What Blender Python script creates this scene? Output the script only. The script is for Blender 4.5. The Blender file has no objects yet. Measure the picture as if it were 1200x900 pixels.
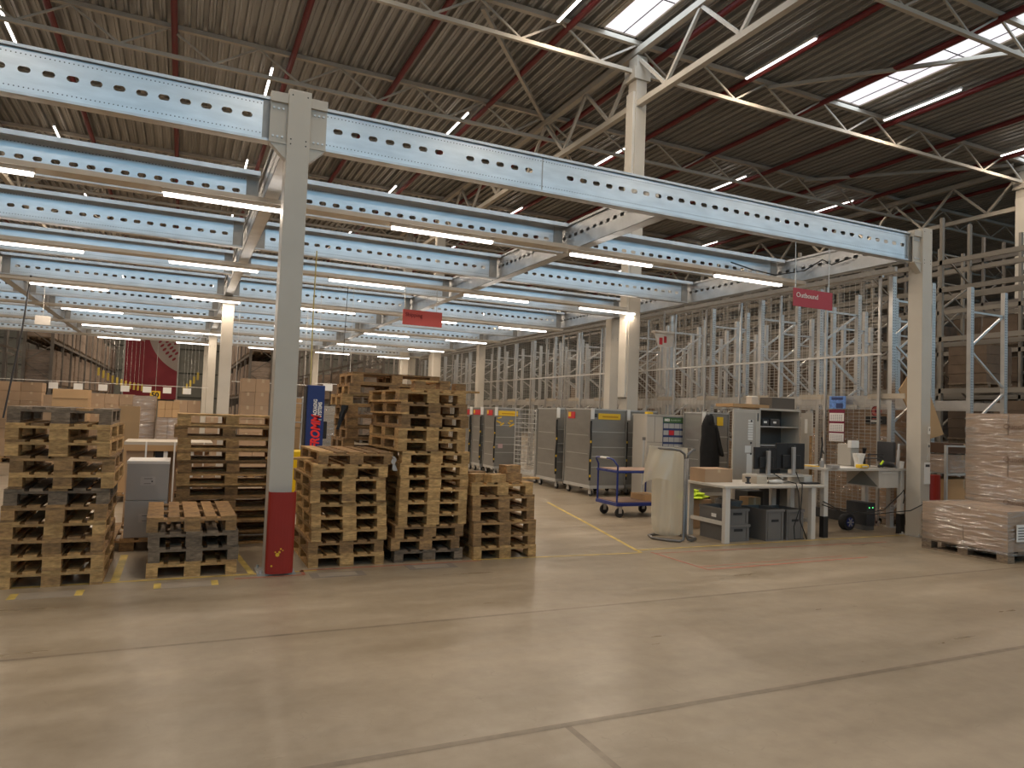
import bpy, math, random
from mathutils import Vector, Matrix
C = bpy.context.scene
COL = C.collection
R = random.Random(7)
pi = math.pi

# ------------------------------------------------------------------ camera
F, YAW, PITCH, ROLL = 834.0, .4334, .0450, .0374
f = Vector((math.sin(YAW)*math.cos(PITCH), math.cos(YAW)*math.cos(PITCH), math.sin(PITCH)))
r = Vector((math.cos(YAW), -math.sin(YAW), 0)); u = r.cross(f)
r, u = r*math.cos(ROLL)+u*math.sin(ROLL), -r*math.sin(ROLL)+u*math.cos(ROLL)
cam = bpy.data.cameras.new('camera'); co = bpy.data.objects.new('camera', cam); COL.objects.link(co)
M = Matrix((r, u, -f)).transposed().to_4x4(); M.translation = (0, 0, 1.66); co.matrix_world = M
cam.sensor_width = 36; cam.lens = F/1200*36; cam.clip_start = .05; cam.clip_end = 300
C.camera = co

# ------------------------------------------------------------------ world, colour management, big lights
w = bpy.data.worlds.new('world'); C.world = w; w.use_nodes = True
w.node_tree.nodes['Background'].inputs[0].default_value = (.75, .85, 1, 1)
w.node_tree.nodes['Background'].inputs[1].default_value = .05
C.view_settings.view_transform = 'Standard'; C.view_settings.look = 'None'
C.view_settings.gamma = 1; C.view_settings.use_curve_mapping = False
C.view_settings.exposure = 0.26
C.cycles.use_denoising = True
C.cycles.max_bounces = 8; C.cycles.diffuse_bounces = 4; C.cycles.glossy_bounces = 3; C.cycles.transmission_bounces = 6; C.cycles.transparent_max_bounces = 10
C.cycles.sample_clamp_indirect = 4
C.cycles.use_light_tree = True
LED_E, ROOF_E, SKY_E = 17, 95, 55
WARM = (1, .82, .63)
SKYL = [(-7.4, -6.5), (.65, 1.5), (8.65, 9.5), (16.4, 17.25), (24.85, 25.75)]
SKY_Y = (4.9, 14.2)
def area(name, loc, sx, sy, e, col, rot=(0, 0, 0), spread=pi):
    l = bpy.data.lights.new(name, 'AREA'); l.shape = 'RECTANGLE'; l.size = sx; l.size_y = sy
    l.energy = e; l.color = col; l.spread = spread
    o = bpy.data.objects.new(name, l); COL.objects.link(o); o.location = loc; o.rotation_euler = rot
    return o
for a, b in SKYL:
    area('skylight_daylight', ((a+b)/2, sum(SKY_Y)/2, 10.9), b-a, SKY_Y[1]-SKY_Y[0], SKY_E, (.72, .87, 1))

# ------------------------------------------------------------------ materials
MATS = {}
def mat(name, col, rough=.6, metal=0, noise=0, scale=6, stretch=(1, 1, 1), rnd=0, bump=0, emit=0, coat=0, spec=.5, col2=None):
    if name in MATS: return MATS[name]
    m = bpy.data.materials.new(name); m.use_nodes = True; MATS[name] = m
    nt = m.node_tree; N = nt.nodes; L = nt.links; b = N['Principled BSDF']
    b.inputs['Roughness'].default_value = rough; b.inputs['Metallic'].default_value = metal
    b.inputs['Base Color'].default_value = (*col, 1); b.inputs['Specular IOR Level'].default_value = spec
    if coat: b.inputs['Coat Weight'].default_value = coat; b.inputs['Coat Roughness'].default_value = .15
    if emit:
        b.inputs['Emission Color'].default_value = (*col, 1); b.inputs['Emission Strength'].default_value = emit
    src = None
    if noise or rnd:
        tc = N.new('ShaderNodeTexCoord'); mp = N.new('ShaderNodeMapping'); mp.inputs['Scale'].default_value = stretch
        nz = N.new('ShaderNodeTexNoise'); nz.inputs['Scale'].default_value = scale; nz.inputs['Detail'].default_value = 5
        L.new(tc.outputs['Object'], mp.inputs[0]); L.new(mp.outputs[0], nz.inputs[0])
        mr = N.new('ShaderNodeMapRange'); mr.inputs[1].default_value = .3; mr.inputs[2].default_value = .7
        mr.inputs[3].default_value = 1-noise; mr.inputs[4].default_value = 1+noise
        L.new(nz.outputs[0], mr.inputs[0]); val = mr.outputs[0]
        if rnd:
            oi = N.new('ShaderNodeObjectInfo'); m2 = N.new('ShaderNodeMapRange')
            m2.inputs[3].default_value = 1-rnd; m2.inputs[4].default_value = 1+rnd
            L.new(oi.outputs['Random'], m2.inputs[0])
            mm = N.new('ShaderNodeMath'); mm.operation = 'MULTIPLY'; L.new(val, mm.inputs[0]); L.new(m2.outputs[0], mm.inputs[1]); val = mm.outputs[0]
            ad = N.new('ShaderNodeVectorMath'); ad.operation = 'ADD'; cb = N.new('ShaderNodeCombineXYZ')
            m3 = N.new('ShaderNodeMath'); m3.operation = 'MULTIPLY'; m3.inputs[1].default_value = 40; L.new(oi.outputs['Random'], m3.inputs[0])
            L.new(m3.outputs[0], cb.inputs[0]); L.new(m3.outputs[0], cb.inputs[1])
            L.new(tc.outputs['Object'], ad.inputs[0]); L.new(cb.outputs[0], ad.inputs[1]); L.new(ad.outputs[0], mp.inputs[0])
        vm = N.new('ShaderNodeVectorMath'); vm.operation = 'SCALE'
        if col2:
            mx = N.new('ShaderNodeMix'); mx.data_type = 'RGBA'; mx.inputs[6].default_value = (*col, 1); mx.inputs[7].default_value = (*col2, 1)
            n2 = N.new('ShaderNodeTexNoise'); n2.inputs['Scale'].default_value = scale*.35; n2.inputs['Detail'].default_value = 3
            L.new(mp.outputs[0], n2.inputs[0])
            cr = N.new('ShaderNodeMapRange'); cr.inputs[1].default_value = .4; cr.inputs[2].default_value = .65
            L.new(n2.outputs[0], cr.inputs[0]); L.new(cr.outputs[0], mx.inputs[0]); L.new(mx.outputs[2], vm.inputs[0])
        else: vm.inputs[0].default_value = col
        L.new(val, vm.inputs['Scale']); L.new(vm.outputs[0], b.inputs['Base Color'])
        if bump:
            bp = N.new('ShaderNodeBump'); bp.inputs['Strength'].default_value = bump; bp.inputs['Distance'].default_value = .01
            L.new(nz.outputs[0], bp.inputs['Height']); L.new(bp.outputs[0], b.inputs['Normal'])
    return m

def floor_mat():
    m = bpy.data.materials.new('polished_concrete'); m.use_nodes = True
    nt = m.node_tree; N = nt.nodes; L = nt.links; b = N['Principled BSDF']
    tc = N.new('ShaderNodeTexCoord')
    def nz(sc, det, sx=1, sy=1, rough=.6):
        mp = N.new('ShaderNodeMapping'); mp.inputs['Scale'].default_value = (sx, sy, 1); L.new(tc.outputs['Object'], mp.inputs[0])
        n = N.new('ShaderNodeTexNoise'); n.inputs['Scale'].default_value = sc; n.inputs['Detail'].default_value = det; n.inputs['Roughness'].default_value = rough
        L.new(mp.outputs[0], n.inputs[0]); return n.outputs[0]
    a = nz(.9, 6, .5, 1.4); c = nz(7, 8); d = nz(60, 4); e = nz(1.6, 7, .3, 2.2)
    cr = N.new('ShaderNodeValToRGB'); el = cr.color_ramp.elements
    el[0].position = .4; el[0].color = (.215, .168, .112, 1); el[1].position = .7; el[1].color = (.35, .285, .205, 1)
    mx = N.new('ShaderNodeMath'); mx.operation = 'MULTIPLY_ADD'; L.new(a, mx.inputs[0]); mx.inputs[1].default_value = .55
    m1 = N.new('ShaderNodeMath'); m1.operation = 'MULTIPLY_ADD'; L.new(c, m1.inputs[0]); m1.inputs[1].default_value = .3
    m2 = N.new('ShaderNodeMath'); m2.operation = 'MULTIPLY'; L.new(e, m2.inputs[0]); m2.inputs[1].default_value = .3
    L.new(m2.outputs[0], m1.inputs[2]); L.new(m1.outputs[0], mx.inputs[2]); L.new(mx.outputs[0], cr.inputs[0])
    # fine dark cracks and specks
    vo = N.new('ShaderNodeTexVoronoi'); vo.feature = 'DISTANCE_TO_EDGE'; vo.inputs['Scale'].default_value = 3.2
    mpv = N.new('ShaderNodeMapping'); L.new(tc.outputs['Object'], mpv.inputs[0])
    wv = N.new('ShaderNodeTexNoise'); wv.inputs['Scale'].default_value = 5; L.new(tc.outputs['Object'], wv.inputs[0])
    ad = N.new('ShaderNodeVectorMath'); ad.operation = 'MULTIPLY_ADD'; ad.inputs[1].default_value = (.35, .35, 0); L.new(wv.outputs[1], ad.inputs[0]); L.new(mpv.outputs[0], ad.inputs[2])
    L.new(ad.outputs[0], vo.inputs['Vector'])
    lt = N.new('ShaderNodeMapRange'); lt.inputs[1].default_value = 0; lt.inputs[2].default_value = .012; lt.inputs[3].default_value = .82; lt.inputs[4].default_value = 1
    L.new(vo.outputs['Distance'], lt.inputs[0])
    gate = N.new('ShaderNodeMapRange'); gate.inputs[1].default_value = .5; gate.inputs[2].default_value = .62; L.new(c, gate.inputs[0])
    g2 = N.new('ShaderNodeMix'); L.new(gate.outputs[0], g2.inputs[0]); g2.inputs[2].default_value = 1; L.new(lt.outputs[0], g2.inputs[3])
    sp = N.new('ShaderNodeMapRange'); sp.inputs[1].default_value = .28; sp.inputs[2].default_value = .36; sp.inputs[3].default_value = .8; sp.inputs[4].default_value = 1; L.new(d, sp.inputs[0])
    mu = N.new('ShaderNodeMath'); mu.operation = 'MULTIPLY'; L.new(g2.outputs[0], mu.inputs[0]); L.new(sp.outputs[0], mu.inputs[1])
    vm = N.new('ShaderNodeVectorMath'); vm.operation = 'SCALE'; L.new(cr.outputs[0], vm.inputs[0]); L.new(mu.outputs[0], vm.inputs['Scale'])
    L.new(vm.outputs[0], b.inputs['Base Color'])
    rr = N.new('ShaderNodeMapRange'); rr.inputs[1].default_value = .3; rr.inputs[2].default_value = .7; rr.inputs[3].default_value = .26; rr.inputs[4].default_value = .44
    L.new(e, rr.inputs[0]); L.new(rr.outputs[0], b.inputs['Roughness'])
    return m

def perforated_mat(name, z0, z1):
    """galvanised sheet with two rows of small punched holes at the heights z0 and z1 of the part"""
    m = mat(name, (.7, .74, .77), .3, .8, noise=.1, scale=3, stretch=(1, 1, 4))
    nt = m.node_tree; N = nt.nodes; L = nt.links; b = N['Principled BSDF']
    src = b.inputs['Base Color'].links[0].from_socket
    tc = N.new('ShaderNodeTexCoord'); sx = N.new('ShaderNodeSeparateXYZ'); L.new(tc.outputs['Object'], sx.inputs[0])
    def mth(op, *a):
        n = N.new('ShaderNodeMath'); n.operation = op
        for i, v in enumerate(a):
            if isinstance(v, (int, float)): n.inputs[i].default_value = v
            else: L.new(v, n.inputs[i])
        return n.outputs[0]
    fx = mth('SUBTRACT', mth('PINGPONG', sx.outputs[0], .03), .015)
    fx = mth('SUBTRACT', mth('MODULO', mth('ADD', sx.outputs[0], 100), .0375), .01875)
    d = []
    for z in (z0, z1):
        dz = mth('SUBTRACT', sx.outputs[2], z)
        d.append(mth('SQRT', mth('ADD', mth('MULTIPLY', fx, fx), mth('MULTIPLY', dz, dz))))
    mask = mth('GREATER_THAN', mth('MINIMUM', d[0], d[1]), .006)
    vm = N.new('ShaderNodeVectorMath'); vm.operation = 'SCALE'; L.new(src, vm.inputs[0])
    L.new(mth('MULTIPLY_ADD', mask, .85, .15), vm.inputs['Scale']); L.new(vm.outputs[0], b.inputs['Base Color'])
    return m

def wrap_mat():
    m = bpy.data.materials.new('stretch_film'); m.use_nodes = True; MATS['film'] = m
    nt = m.node_tree; N = nt.nodes; L = nt.links; N.remove(N['Principled BSDF']); out = N['Material Output']
    tr = N.new('ShaderNodeBsdfTransparent'); tr.inputs[0].default_value = (.96, .95, .94, 1)
    gl = N.new('ShaderNodeBsdfGlossy'); gl.inputs['Roughness'].default_value = .12
    df = N.new('ShaderNodeBsdfDiffuse'); df.inputs[0].default_value = (.75, .7, .65, 1)
    tc = N.new('ShaderNodeTexCoord'); mp = N.new('ShaderNodeMapping'); mp.inputs['Scale'].default_value = (1.5, 1.5, 14); L.new(tc.outputs['Object'], mp.inputs[0])
    nz = N.new('ShaderNodeTexNoise'); nz.inputs['Scale'].default_value = 2; nz.inputs['Detail'].default_value = 5; L.new(mp.outputs[0], nz.inputs[0])
    bp = N.new('ShaderNodeBump'); bp.inputs['Strength'].default_value = 1; bp.inputs['Distance'].default_value = .05; L.new(nz.outputs[0], bp.inputs['Height']); L.new(bp.outputs[0], gl.inputs['Normal'])
    mr = N.new('ShaderNodeMapRange'); mr.inputs[1].default_value = .45; mr.inputs[2].default_value = .7; mr.inputs[3].default_value = .02; mr.inputs[4].default_value = .6; L.new(nz.outputs[0], mr.inputs[0])
    m0 = N.new('ShaderNodeMixShader'); m0.inputs[0].default_value = .3; L.new(gl.outputs[0], m0.inputs[1]); L.new(df.outputs[0], m0.inputs[2])
    m1 = N.new('ShaderNodeMixShader'); L.new(mr.outputs[0], m1.inputs[0]); L.new(tr.outputs[0], m1.inputs[1]); L.new(m0.outputs[0], m1.inputs[2])
    L.new(m1.outputs[0], out.inputs[0]); return m
def bag_mat():
    m = bpy.data.materials.new('translucent_bag'); m.use_nodes = True; MATS['bag'] = m
    nt = m.node_tree; N = nt.nodes; L = nt.links; N.remove(N['Principled BSDF']); out = N['Material Output']
    df = N.new('ShaderNodeBsdfDiffuse'); df.inputs[0].default_value = (.72, .67, .55, 1)
    tl = N.new('ShaderNodeBsdfTranslucent'); tl.inputs[0].default_value = (.75, .7, .58, 1)
    tr = N.new('ShaderNodeBsdfTransparent'); gl = N.new('ShaderNodeBsdfGlossy'); gl.inputs['Roughness'].default_value = .25
    a = N.new('ShaderNodeMixShader'); a.inputs[0].default_value = .45; L.new(df.outputs[0], a.inputs[1]); L.new(tl.outputs[0], a.inputs[2])
    b = N.new('ShaderNodeMixShader'); b.inputs[0].default_value = .1; L.new(a.outputs[0], b.inputs[1]); L.new(gl.outputs[0], b.inputs[2])
    c = N.new('ShaderNodeMixShader'); c.inputs[0].default_value = .36; L.new(b.outputs[0], c.inputs[1]); L.new(tr.outputs[0], c.inputs[2])
    L.new(c.outputs[0], out.inputs[0]); return m
FLOOR_M = floor_mat()
FILM = wrap_mat(); BAG = bag_mat()
GALV = mat('galvanised_steel', (.6, .62, .64), .36, .7, noise=.12, scale=4)
PERF = perforated_mat('perforated_galvanised_sheet', .08, .385)
GALV_D = mat('dull_galvanised_steel', (.42, .41, .39), .5, .3, noise=.12, scale=5)
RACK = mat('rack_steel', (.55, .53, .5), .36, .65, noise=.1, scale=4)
RACK_D = mat('shade_dark_rack_steel', (.17, .155, .14), .6, .2, noise=.1, scale=4)  # steel colour darkened to carry the shade of unlit racks
COLP = mat('grey_column_paint', (.52, .475, .405), .36, 0, noise=.05, scale=2, spec=.5)
COLW = mat('pale_column_paint', (.6, .56, .49), .5, 0, noise=.05, scale=2)
TRUSS = mat('beige_truss_paint', (.5, .455, .385), .6, 0, noise=.08, scale=2)
DECK = mat('roof_deck_sheet', (.36, .352, .335), .34, .3, noise=.25, scale=.8, stretch=(4, .3, 1))
PIPE_R = mat('red_pipe_paint', (.17, .014, .016), .45)
RED = mat('red_guard_plastic', (.29, .02, .012), .4, noise=.06, scale=3)
WOODS = {'pale': mat('pale_pallet_wood', (.5, .31, .125), .75, noise=.28, scale=7, stretch=(3, 3, 8), rnd=.25, bump=.2, col2=(.36, .21, .08)),
         'brown': mat('brown_pallet_wood', (.32, .185, .075), .78, noise=.3, scale=7, stretch=(3, 3, 8), rnd=.3, bump=.2, col2=(.22, .13, .06)),
         'grey': mat('weathered_pallet_wood', (.2, .148, .1), .82, noise=.3, scale=7, stretch=(3, 3, 8), rnd=.25, bump=.25, col2=(.13, .096, .066))}
CARD = mat('brown_cardboard', (.4, .265, .16), .75, noise=.06, scale=3, rnd=.1)
CARD_O = mat('orange_cardboard', (.47, .29, .14), .75, noise=.05, scale=3, rnd=.08)
CARD_P = mat('wrapped_pale_cardboard', (.41, .31, .235), .4, noise=.16, scale=4, stretch=(1, 1, 9), rnd=.1, bump=.3)
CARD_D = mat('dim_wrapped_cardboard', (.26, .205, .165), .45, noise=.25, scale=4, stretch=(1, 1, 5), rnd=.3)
CARD_W = mat('cream_cardboard', (.5, .43, .34), .7, noise=.08, scale=3, stretch=(1, 1, 6), rnd=.06)
TAPE = mat('packing_tape', (.5, .37, .23), .3)
WHITE = mat('white_card', (.75, .71, .66), .6, noise=.04)
PAPER = mat('white_paper', (.8, .78, .74), .7)
WBOX = mat('light_grey_carton', (.4, .375, .35), .7, noise=.05, scale=2)
BLACK = mat('black_plastic', (.015, .015, .016), .5)
DARK = mat('dark_grey_plastic', (.045, .045, .048), .45, noise=.05)
CRATE = mat('grey_crate_plastic', (.15, .14, .13), .5, noise=.06, scale=3)
COAT = mat('black_coat_cloth', (.008, .008, .009), .9, noise=.3, scale=8, bump=.4)
CAGE = mat('cage_panel_aluminium', (.29, .282, .262), .38, .45, noise=.08, scale=2, stretch=(1, 1, 3))
CAGE_E = mat('cage_edge_aluminium', (.55, .55, .53), .4, .5)
YEL = mat('yellow_label', (.78, .5, .03), .5)
YELP = mat('yellow_machine_paint', (.75, .5, .01), .4)
REDL = mat('red_label', (.55, .03, .04), .5)
BLUE = mat('blue_machine_paint', (.02, .04, .16), .35, noise=.05)
BLUE_F = mat('blue_trolley_paint', (.015, .03, .17), .35)
DECKW = mat('brown_trolley_board', (.27, .17, .12), .6, noise=.1)
SIGN = mat('red_sign_board', (.42, .045, .06), .5)
SIGN2 = mat('faded_red_sign_board', (.6, .1, .09), .5)
SIGNT = mat('dark_red_lettering', (.2, .02, .025), .6)
DESK = mat('pale_desk_laminate', (.55, .51, .45), .5, noise=.04)
DESKL = mat('white_desk_leg', (.62, .58, .52), .45)
CAB = mat('beige_cabinet_steel', (.5, .46, .4), .45, noise=.05, scale=2)
CABI = mat('dark_cabinet_inside', (.11, .105, .1), .55)
BAN = mat('dark_red_banner', (.27, .03, .045), .7)
BANG = mat('grey_banner_print', (.42, .36, .33), .7)
WALL = mat('grey_green_wall_panel', (.2, .205, .18), .6, noise=.06, scale=.6)
WALL_L = mat('grey_wall_panel', (.3, .29, .27), .7, noise=.06, scale=.6)
LYEL = mat('yellow_floor_paint', (.55, .4, .1), .5, noise=.35, scale=6)
LRED = mat('worn_red_floor_paint', (.42, .15, .1), .5, noise=.3, scale=8)
JOINT = mat('floor_joint_filler', (.205, .16, .112), .4, noise=.2, scale=10)
LBL = mat('floor_label_film', (.33, .28, .225), .35, noise=.05)
LBLF = mat('floor_label_border', (.22, .19, .16), .4, noise=.1)
TUBE = mat('grey_stand_tube', (.17, .165, .16), .35, .5)
WIRE = mat('grey_mesh_wire', (.5, .47, .42), .45, .4)
GREEN = mat('green_print', (.06, .13, .05), .6)
GREENP = mat('green_block_paint', (.06, .2, .05), .6)
NAVY = mat('navy_print', (.03, .05, .15), .6)
MAROON = mat('maroon_print', (.2, .01, .04), .6)
SKYB = mat('blue_photo_print', (.12, .25, .6), .5, noise=.4, scale=20)
HIVIS = mat('neon_yellow_cloth', (.55, .75, .03), .8)
RUB = mat('black_rubber', (.02, .02, .02), .7)
SILV = mat('silver_plastic', (.5, .5, .5), .3, .6)
CUP = mat('white_cup', (.72, .68, .62), .5)
LED = mat('lit_led_diffuser', (1, .93, .85), .5, emit=6)
LEDR = mat('lit_roof_led_diffuser', (1, .95, .9), .5, emit=5)
SKYG = mat('bright_skylight_glazing', (.93, .91, .97), .4, emit=.82)
WING = mat('added_window_glow', (.43, .75, 1), .4, emit=1.55)  # cool glow for the unseen windows added behind the camera
HOSE = mat('yellow_air_hose', (.5, .42, .16), .5)

# ------------------------------------------------------------------ geometry helpers
class MB:
    def __init__(s): s.v = []; s.f = []; s.m = []; s.cur = 0
    def add(s, vs, fs):
        n = len(s.v); s.v += [tuple(v) for v in vs]; s.f += [tuple(i+n for i in q) for q in fs]; s.m += [s.cur]*len(fs); return s
    def box(s, x0, y0, z0, x1, y1, z1):
        return s.add([(x0,y0,z0),(x1,y0,z0),(x1,y1,z0),(x0,y1,z0),(x0,y0,z1),(x1,y0,z1),(x1,y1,z1),(x0,y1,z1)],
                     [(0,3,2,1),(4,5,6,7),(0,1,5,4),(1,2,6,5),(2,3,7,6),(3,0,4,7)])
    def bar(s, a, b, w, h=None, up=(0,0,1)):
        a, b = Vector(a), Vector(b); h = h or w; d = (b-a).normalized(); up = Vector(up)
        if abs(d.dot(up)) > .98: up = Vector((0,1,0)) if abs(d.y) < .9 else Vector((1,0,0))
        x = d.cross(up).normalized()*w/2; y = x.cross(d).normalized()*h/2
        return s.add([a-x-y,a+x-y,a+x+y,a-x+y,b-x-y,b+x-y,b+x+y,b-x+y],[(0,1,2,3),(7,6,5,4),(0,4,5,1),(1,5,6,2),(2,6,7,3),(3,7,4,0)])
    def tube(s, pts, rad, n=8, close=False):
        P = [Vector(p) for p in pts]; k = len(P); base = len(s.v); prev = None
        for i, p in enumerate(P):
            if close: d = P[(i+1)%k]-P[i-1]
            else: d = (P[min(i+1,k-1)]-P[max(i-1,0)])
            d.normalize()
            if prev is None:
                t = Vector((0,0,1)) if abs(d.z) < .9 else Vector((1,0,0))
                a = d.cross(t).normalized()
            else: a = (prev-d*prev.dot(d)).normalized()
            prev = a; b = d.cross(a); rr = rad[i] if isinstance(rad,(list,tuple)) else rad
            for j in range(n): s.v.append(tuple(p+(a*math.cos(2*pi*j/n)+b*math.sin(2*pi*j/n))*rr))
        for i in range(k if close else k-1):
            for j in range(n):
                q = (base+i*n+j, base+i*n+(j+1)%n, base+((i+1)%k)*n+(j+1)%n, base+((i+1)%k)*n+j); s.f.append(q); s.m.append(s.cur)
        if not close:
            s.f.append(tuple(base+j for j in range(n))[::-1]); s.f.append(tuple(base+(k-1)*n+j for j in range(n))); s.m += [s.cur]*2
        return s
    def cyl(s, a, b, rad, n=14): return s.tube([a, b], rad, n)
    def loft(s, rings, cap=True):
        base = len(s.v); n = len(rings[0])
        for rg in rings: s.v += [tuple(p) for p in rg]
        for i in range(len(rings)-1):
            for j in range(n):
                s.f.append((base+i*n+j, base+i*n+(j+1)%n, base+(i+1)*n+(j+1)%n, base+(i+1)*n+j)); s.m.append(s.cur)
        if cap:
            s.f.append(tuple(range(base, base+n))[::-1]); s.f.append(tuple(range(base+(len(rings)-1)*n, base+len(rings)*n))); s.m += [s.cur]*2
        return s
    def prism(s, poly, axis, a, b):
        """poly = 2D points in the plane perpendicular to axis, extruded a..b"""
        mk = {'x': lambda p, t: (t, p[0], p[1]), 'y': lambda p, t: (p[0], t, p[1]), 'z': lambda p, t: (p[0], p[1], t)}[axis]
        return s.loft([[mk(p, a) for p in poly], [mk(p, b) for p in poly]])
    def mesh(s, name, mats):
        me = bpy.data.meshes.new(name); me.from_pydata(s.v, [], s.f)
        if not isinstance(mats, (list, tuple)): mats = [mats]
        for m in mats: me.materials.append(m)
        if len(mats) > 1: me.polygons.foreach_set('material_index', s.m)
        import bmesh
        bm = bmesh.new(); bm.from_mesh(me); bmesh.ops.recalc_face_normals(bm, faces=bm.faces); bm.to_mesh(me); bm.free()
        return me
    def build(s, name, mats, parent=None, loc=None, rz=None, smooth=False, bevel=0):
        o = bpy.data.objects.new(name, s.mesh(name, mats)); COL.objects.link(o)
        if parent: o.parent = parent
        if loc: o.location = loc
        if rz: o.rotation_euler = (0, 0, rz)
        if smooth: o.data.polygons.foreach_set('use_smooth', [True]*len(o.data.polygons))
        if bevel:
            md = o.modifiers.new('bevel', 'BEVEL'); md.width = bevel; md.segments = 2; md.limit_method = 'ANGLE'
        return o
def tag(o, label=None, cat=None, group=None, kind=None):
    if label: o['label'] = label
    if cat: o['category'] = cat
    if group: o['group'] = group
    if kind: o['kind'] = kind
    return o
def thing(name, label, cat, loc=(0,0,0), rz=0, group=None):
    o = bpy.data.objects.new(name, None); COL.objects.link(o); o.location = loc; o.rotation_euler = (0,0,rz); o.empty_display_size = .1
    return tag(o, label, cat, group)
def kids(o): return CH.get(o.name, [])
CH = {}
def regkids():
    CH.clear()
    for o in bpy.data.objects:
        if o.parent: CH.setdefault(o.parent.name, []).append(o)
def copy_tree(o, loc=None, rz=None, label=None, group=None, tree=None):
    c = o.copy(); COL.objects.link(c)
    if loc is not None: c.location = loc
    if rz is not None: c.rotation_euler = (0,0,rz)
    if label: c['label'] = label
    if group: c['group'] = group
    for ch in tree_of(o):
        d = ch.copy(); COL.objects.link(d); d.parent = c
        for g in tree_of(ch):
            e = g.copy(); COL.objects.link(e); e.parent = d
    return c
TREE = {}
def tree_of(o):
    if o.name not in TREE: TREE[o.name] = [c for c in o.children]
    return TREE[o.name]
def struct(name, mb, m, **k):
    return tag(mb.build(name, m, **k), kind='structure')
def text(body, size, m, parent, loc, rot, name='lettering', bold=0, align='LEFT', shear=0, sx=1):
    cu = bpy.data.curves.new(name, 'FONT'); cu.body = body; cu.size = size; cu.extrude = .002; cu.offset = bold; cu.align_x = align; cu.shear = shear; cu.resolution_u = 3
    t = bpy.data.objects.new(name+'_tmp', cu); COL.objects.link(t)
    dg = bpy.context.evaluated_depsgraph_get(); me = bpy.data.meshes.new_from_object(t.evaluated_get(dg))
    bpy.data.objects.remove(t); me.materials.clear(); me.materials.append(m)
    o = bpy.data.objects.new(name, me); COL.objects.link(o); o.parent = parent; o.location = loc; o.rotation_euler = rot; o.scale = (sx, 1, 1)
    return o
FACE_Y = (pi/2, 0, 0)          # writing that faces -Y
FACE_X = (pi/2, 0, -pi/2)      # writing that faces -X
ORD = ['bottom', 'second', 'third', 'fourth', 'fifth', 'sixth', 'seventh', 'eighth', 'ninth', 'tenth', 'eleventh', 'twelfth', 'thirteenth', 'fourteenth', 'fifteenth', 'sixteenth']
NTH = ['first'] + ORD[1:]

# ================================================================== STRUCTURE
fl = struct('floor', MB().box(-42, -14, -.2, 50, 74, 0), FLOOR_M)
def strip(name, m, pts, wd, z=.002, lab=None):
    mb = MB()
    for (a, b) in zip(pts[:-1], pts[1:]):
        a, b = Vector((*a, 0)), Vector((*b, 0)); d = (b-a).normalized(); n = Vector((-d.y, d.x, 0))*wd/2
        mb.add([(a-n).to_tuple()[:2]+(z,), (b-n).to_tuple()[:2]+(z,), (b+n).to_tuple()[:2]+(z,), (a+n).to_tuple()[:2]+(z,)], [(0,1,2,3)])
    o = mb.build(name, m, fl)
    if lab: o['label'] = lab
    return o
Yl = 7.5
strip('floor_line', LYEL, [(-4, 7.46), (1.35, 7.53)], .05, lab='yellow painted line under the left pallet stacks')
strip('floor_line', LYEL, [(3.1, 7.62), (5.35, 7.5)], .04)
strip('floor_line', LYEL, [(5.35, 7.5), (6.05, 10.2), (6.6, 12.4)], .05)
strip('floor_line', LYEL, [(5.35, 7.66), (11.2, 7.72)], .045)
strip('floor_line', LYEL, [(-.47, 7.55), (-.47, 8.8)], .07)
strip('floor_line', LYEL, [(.72, 7.55), (.62, 8.9)], .06)
strip('floor_line', LRED, [(.55, 7.36), (1.2, 7.36), (1.2, 7.56), (3.2, 7.56)], .035, lab='worn red line beside the column foot')
strip('floor_line', LRED, [(5.5, 7.5), (5.52, 6.45), (8.2, 6.5)], .035, lab='worn red rectangle in front of the desk')
strip('floor_line', LRED, [(5.5, 7.42), (9.6, 7.3)], .03)
strip('floor_line', LRED, [(5.52, 6.6), (7.9, 6.65)], .02)
strip('joint_seam', JOINT, [(-8, 5.45), (20, 5.5)], .035, z=.001)
strip('joint_seam', JOINT, [(-8, 3.4), (20, 3.45)], .05, z=.001)
strip('joint_seam', JOINT, [(1.98, 3.4), (1.96, -1)], .04, z=.001)
for x, y, ang in ((1.52, 7.3, 0), (2.55, 7.42, 0), (-.95, 7.17, 0), (.13, 7.25, 0)):
    o = MB().box(x-.27, y-.11, 0, x+.27, y+.11, .002).build('floor_label', LBLF if x > 1 else LBL, fl)
    if x < 1:
        for e in (-.27, .21): MB().box(x+e, y-.1, .002, x+e+.06, y+.1, .003).build('yellow_bar', LYEL, o)
    MB().box(x-.19, y-.075, .002, x+.19, y+.075, .003).build('label_film', LBL, o)

# corrugated roof deck with openings for the skylights
DZ = 10.93
mb = MB(); x = -42.0; P = .27
ycuts = [-14, SKY_Y[0], SKY_Y[1], 74]
while x < 50:
    prof = [(x, 0), (x+.05, 0), (x+.06, .018), (x+.075, .018), (x+.085, 0), (x+.13, 0), (x+.15, .13), (x+.25, .13), (x+.27, 0)]
    insky = any(a-.14 <= x+.135 <= b+.14 for a, b in SKYL)
    for (xa, za), (xb, zb) in zip(prof[:-1], prof[1:]):
        for ya, yb in zip(ycuts[:-1], ycuts[1:]):
            if insky and ya == SKY_Y[0]: continue
            mb.add([(xa,ya,DZ+za),(xb,ya,DZ+zb),(xb,yb,DZ+zb),(xa,yb,DZ+za)], [(0,3,2,1)])
    x += P
mb.box(-42, -14, DZ+.25, 50, 4.6, DZ+.3); mb.box(-42, 14.5, DZ+.25, 50, 74, DZ+.3)
struct('ceiling', mb, DECK)
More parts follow.
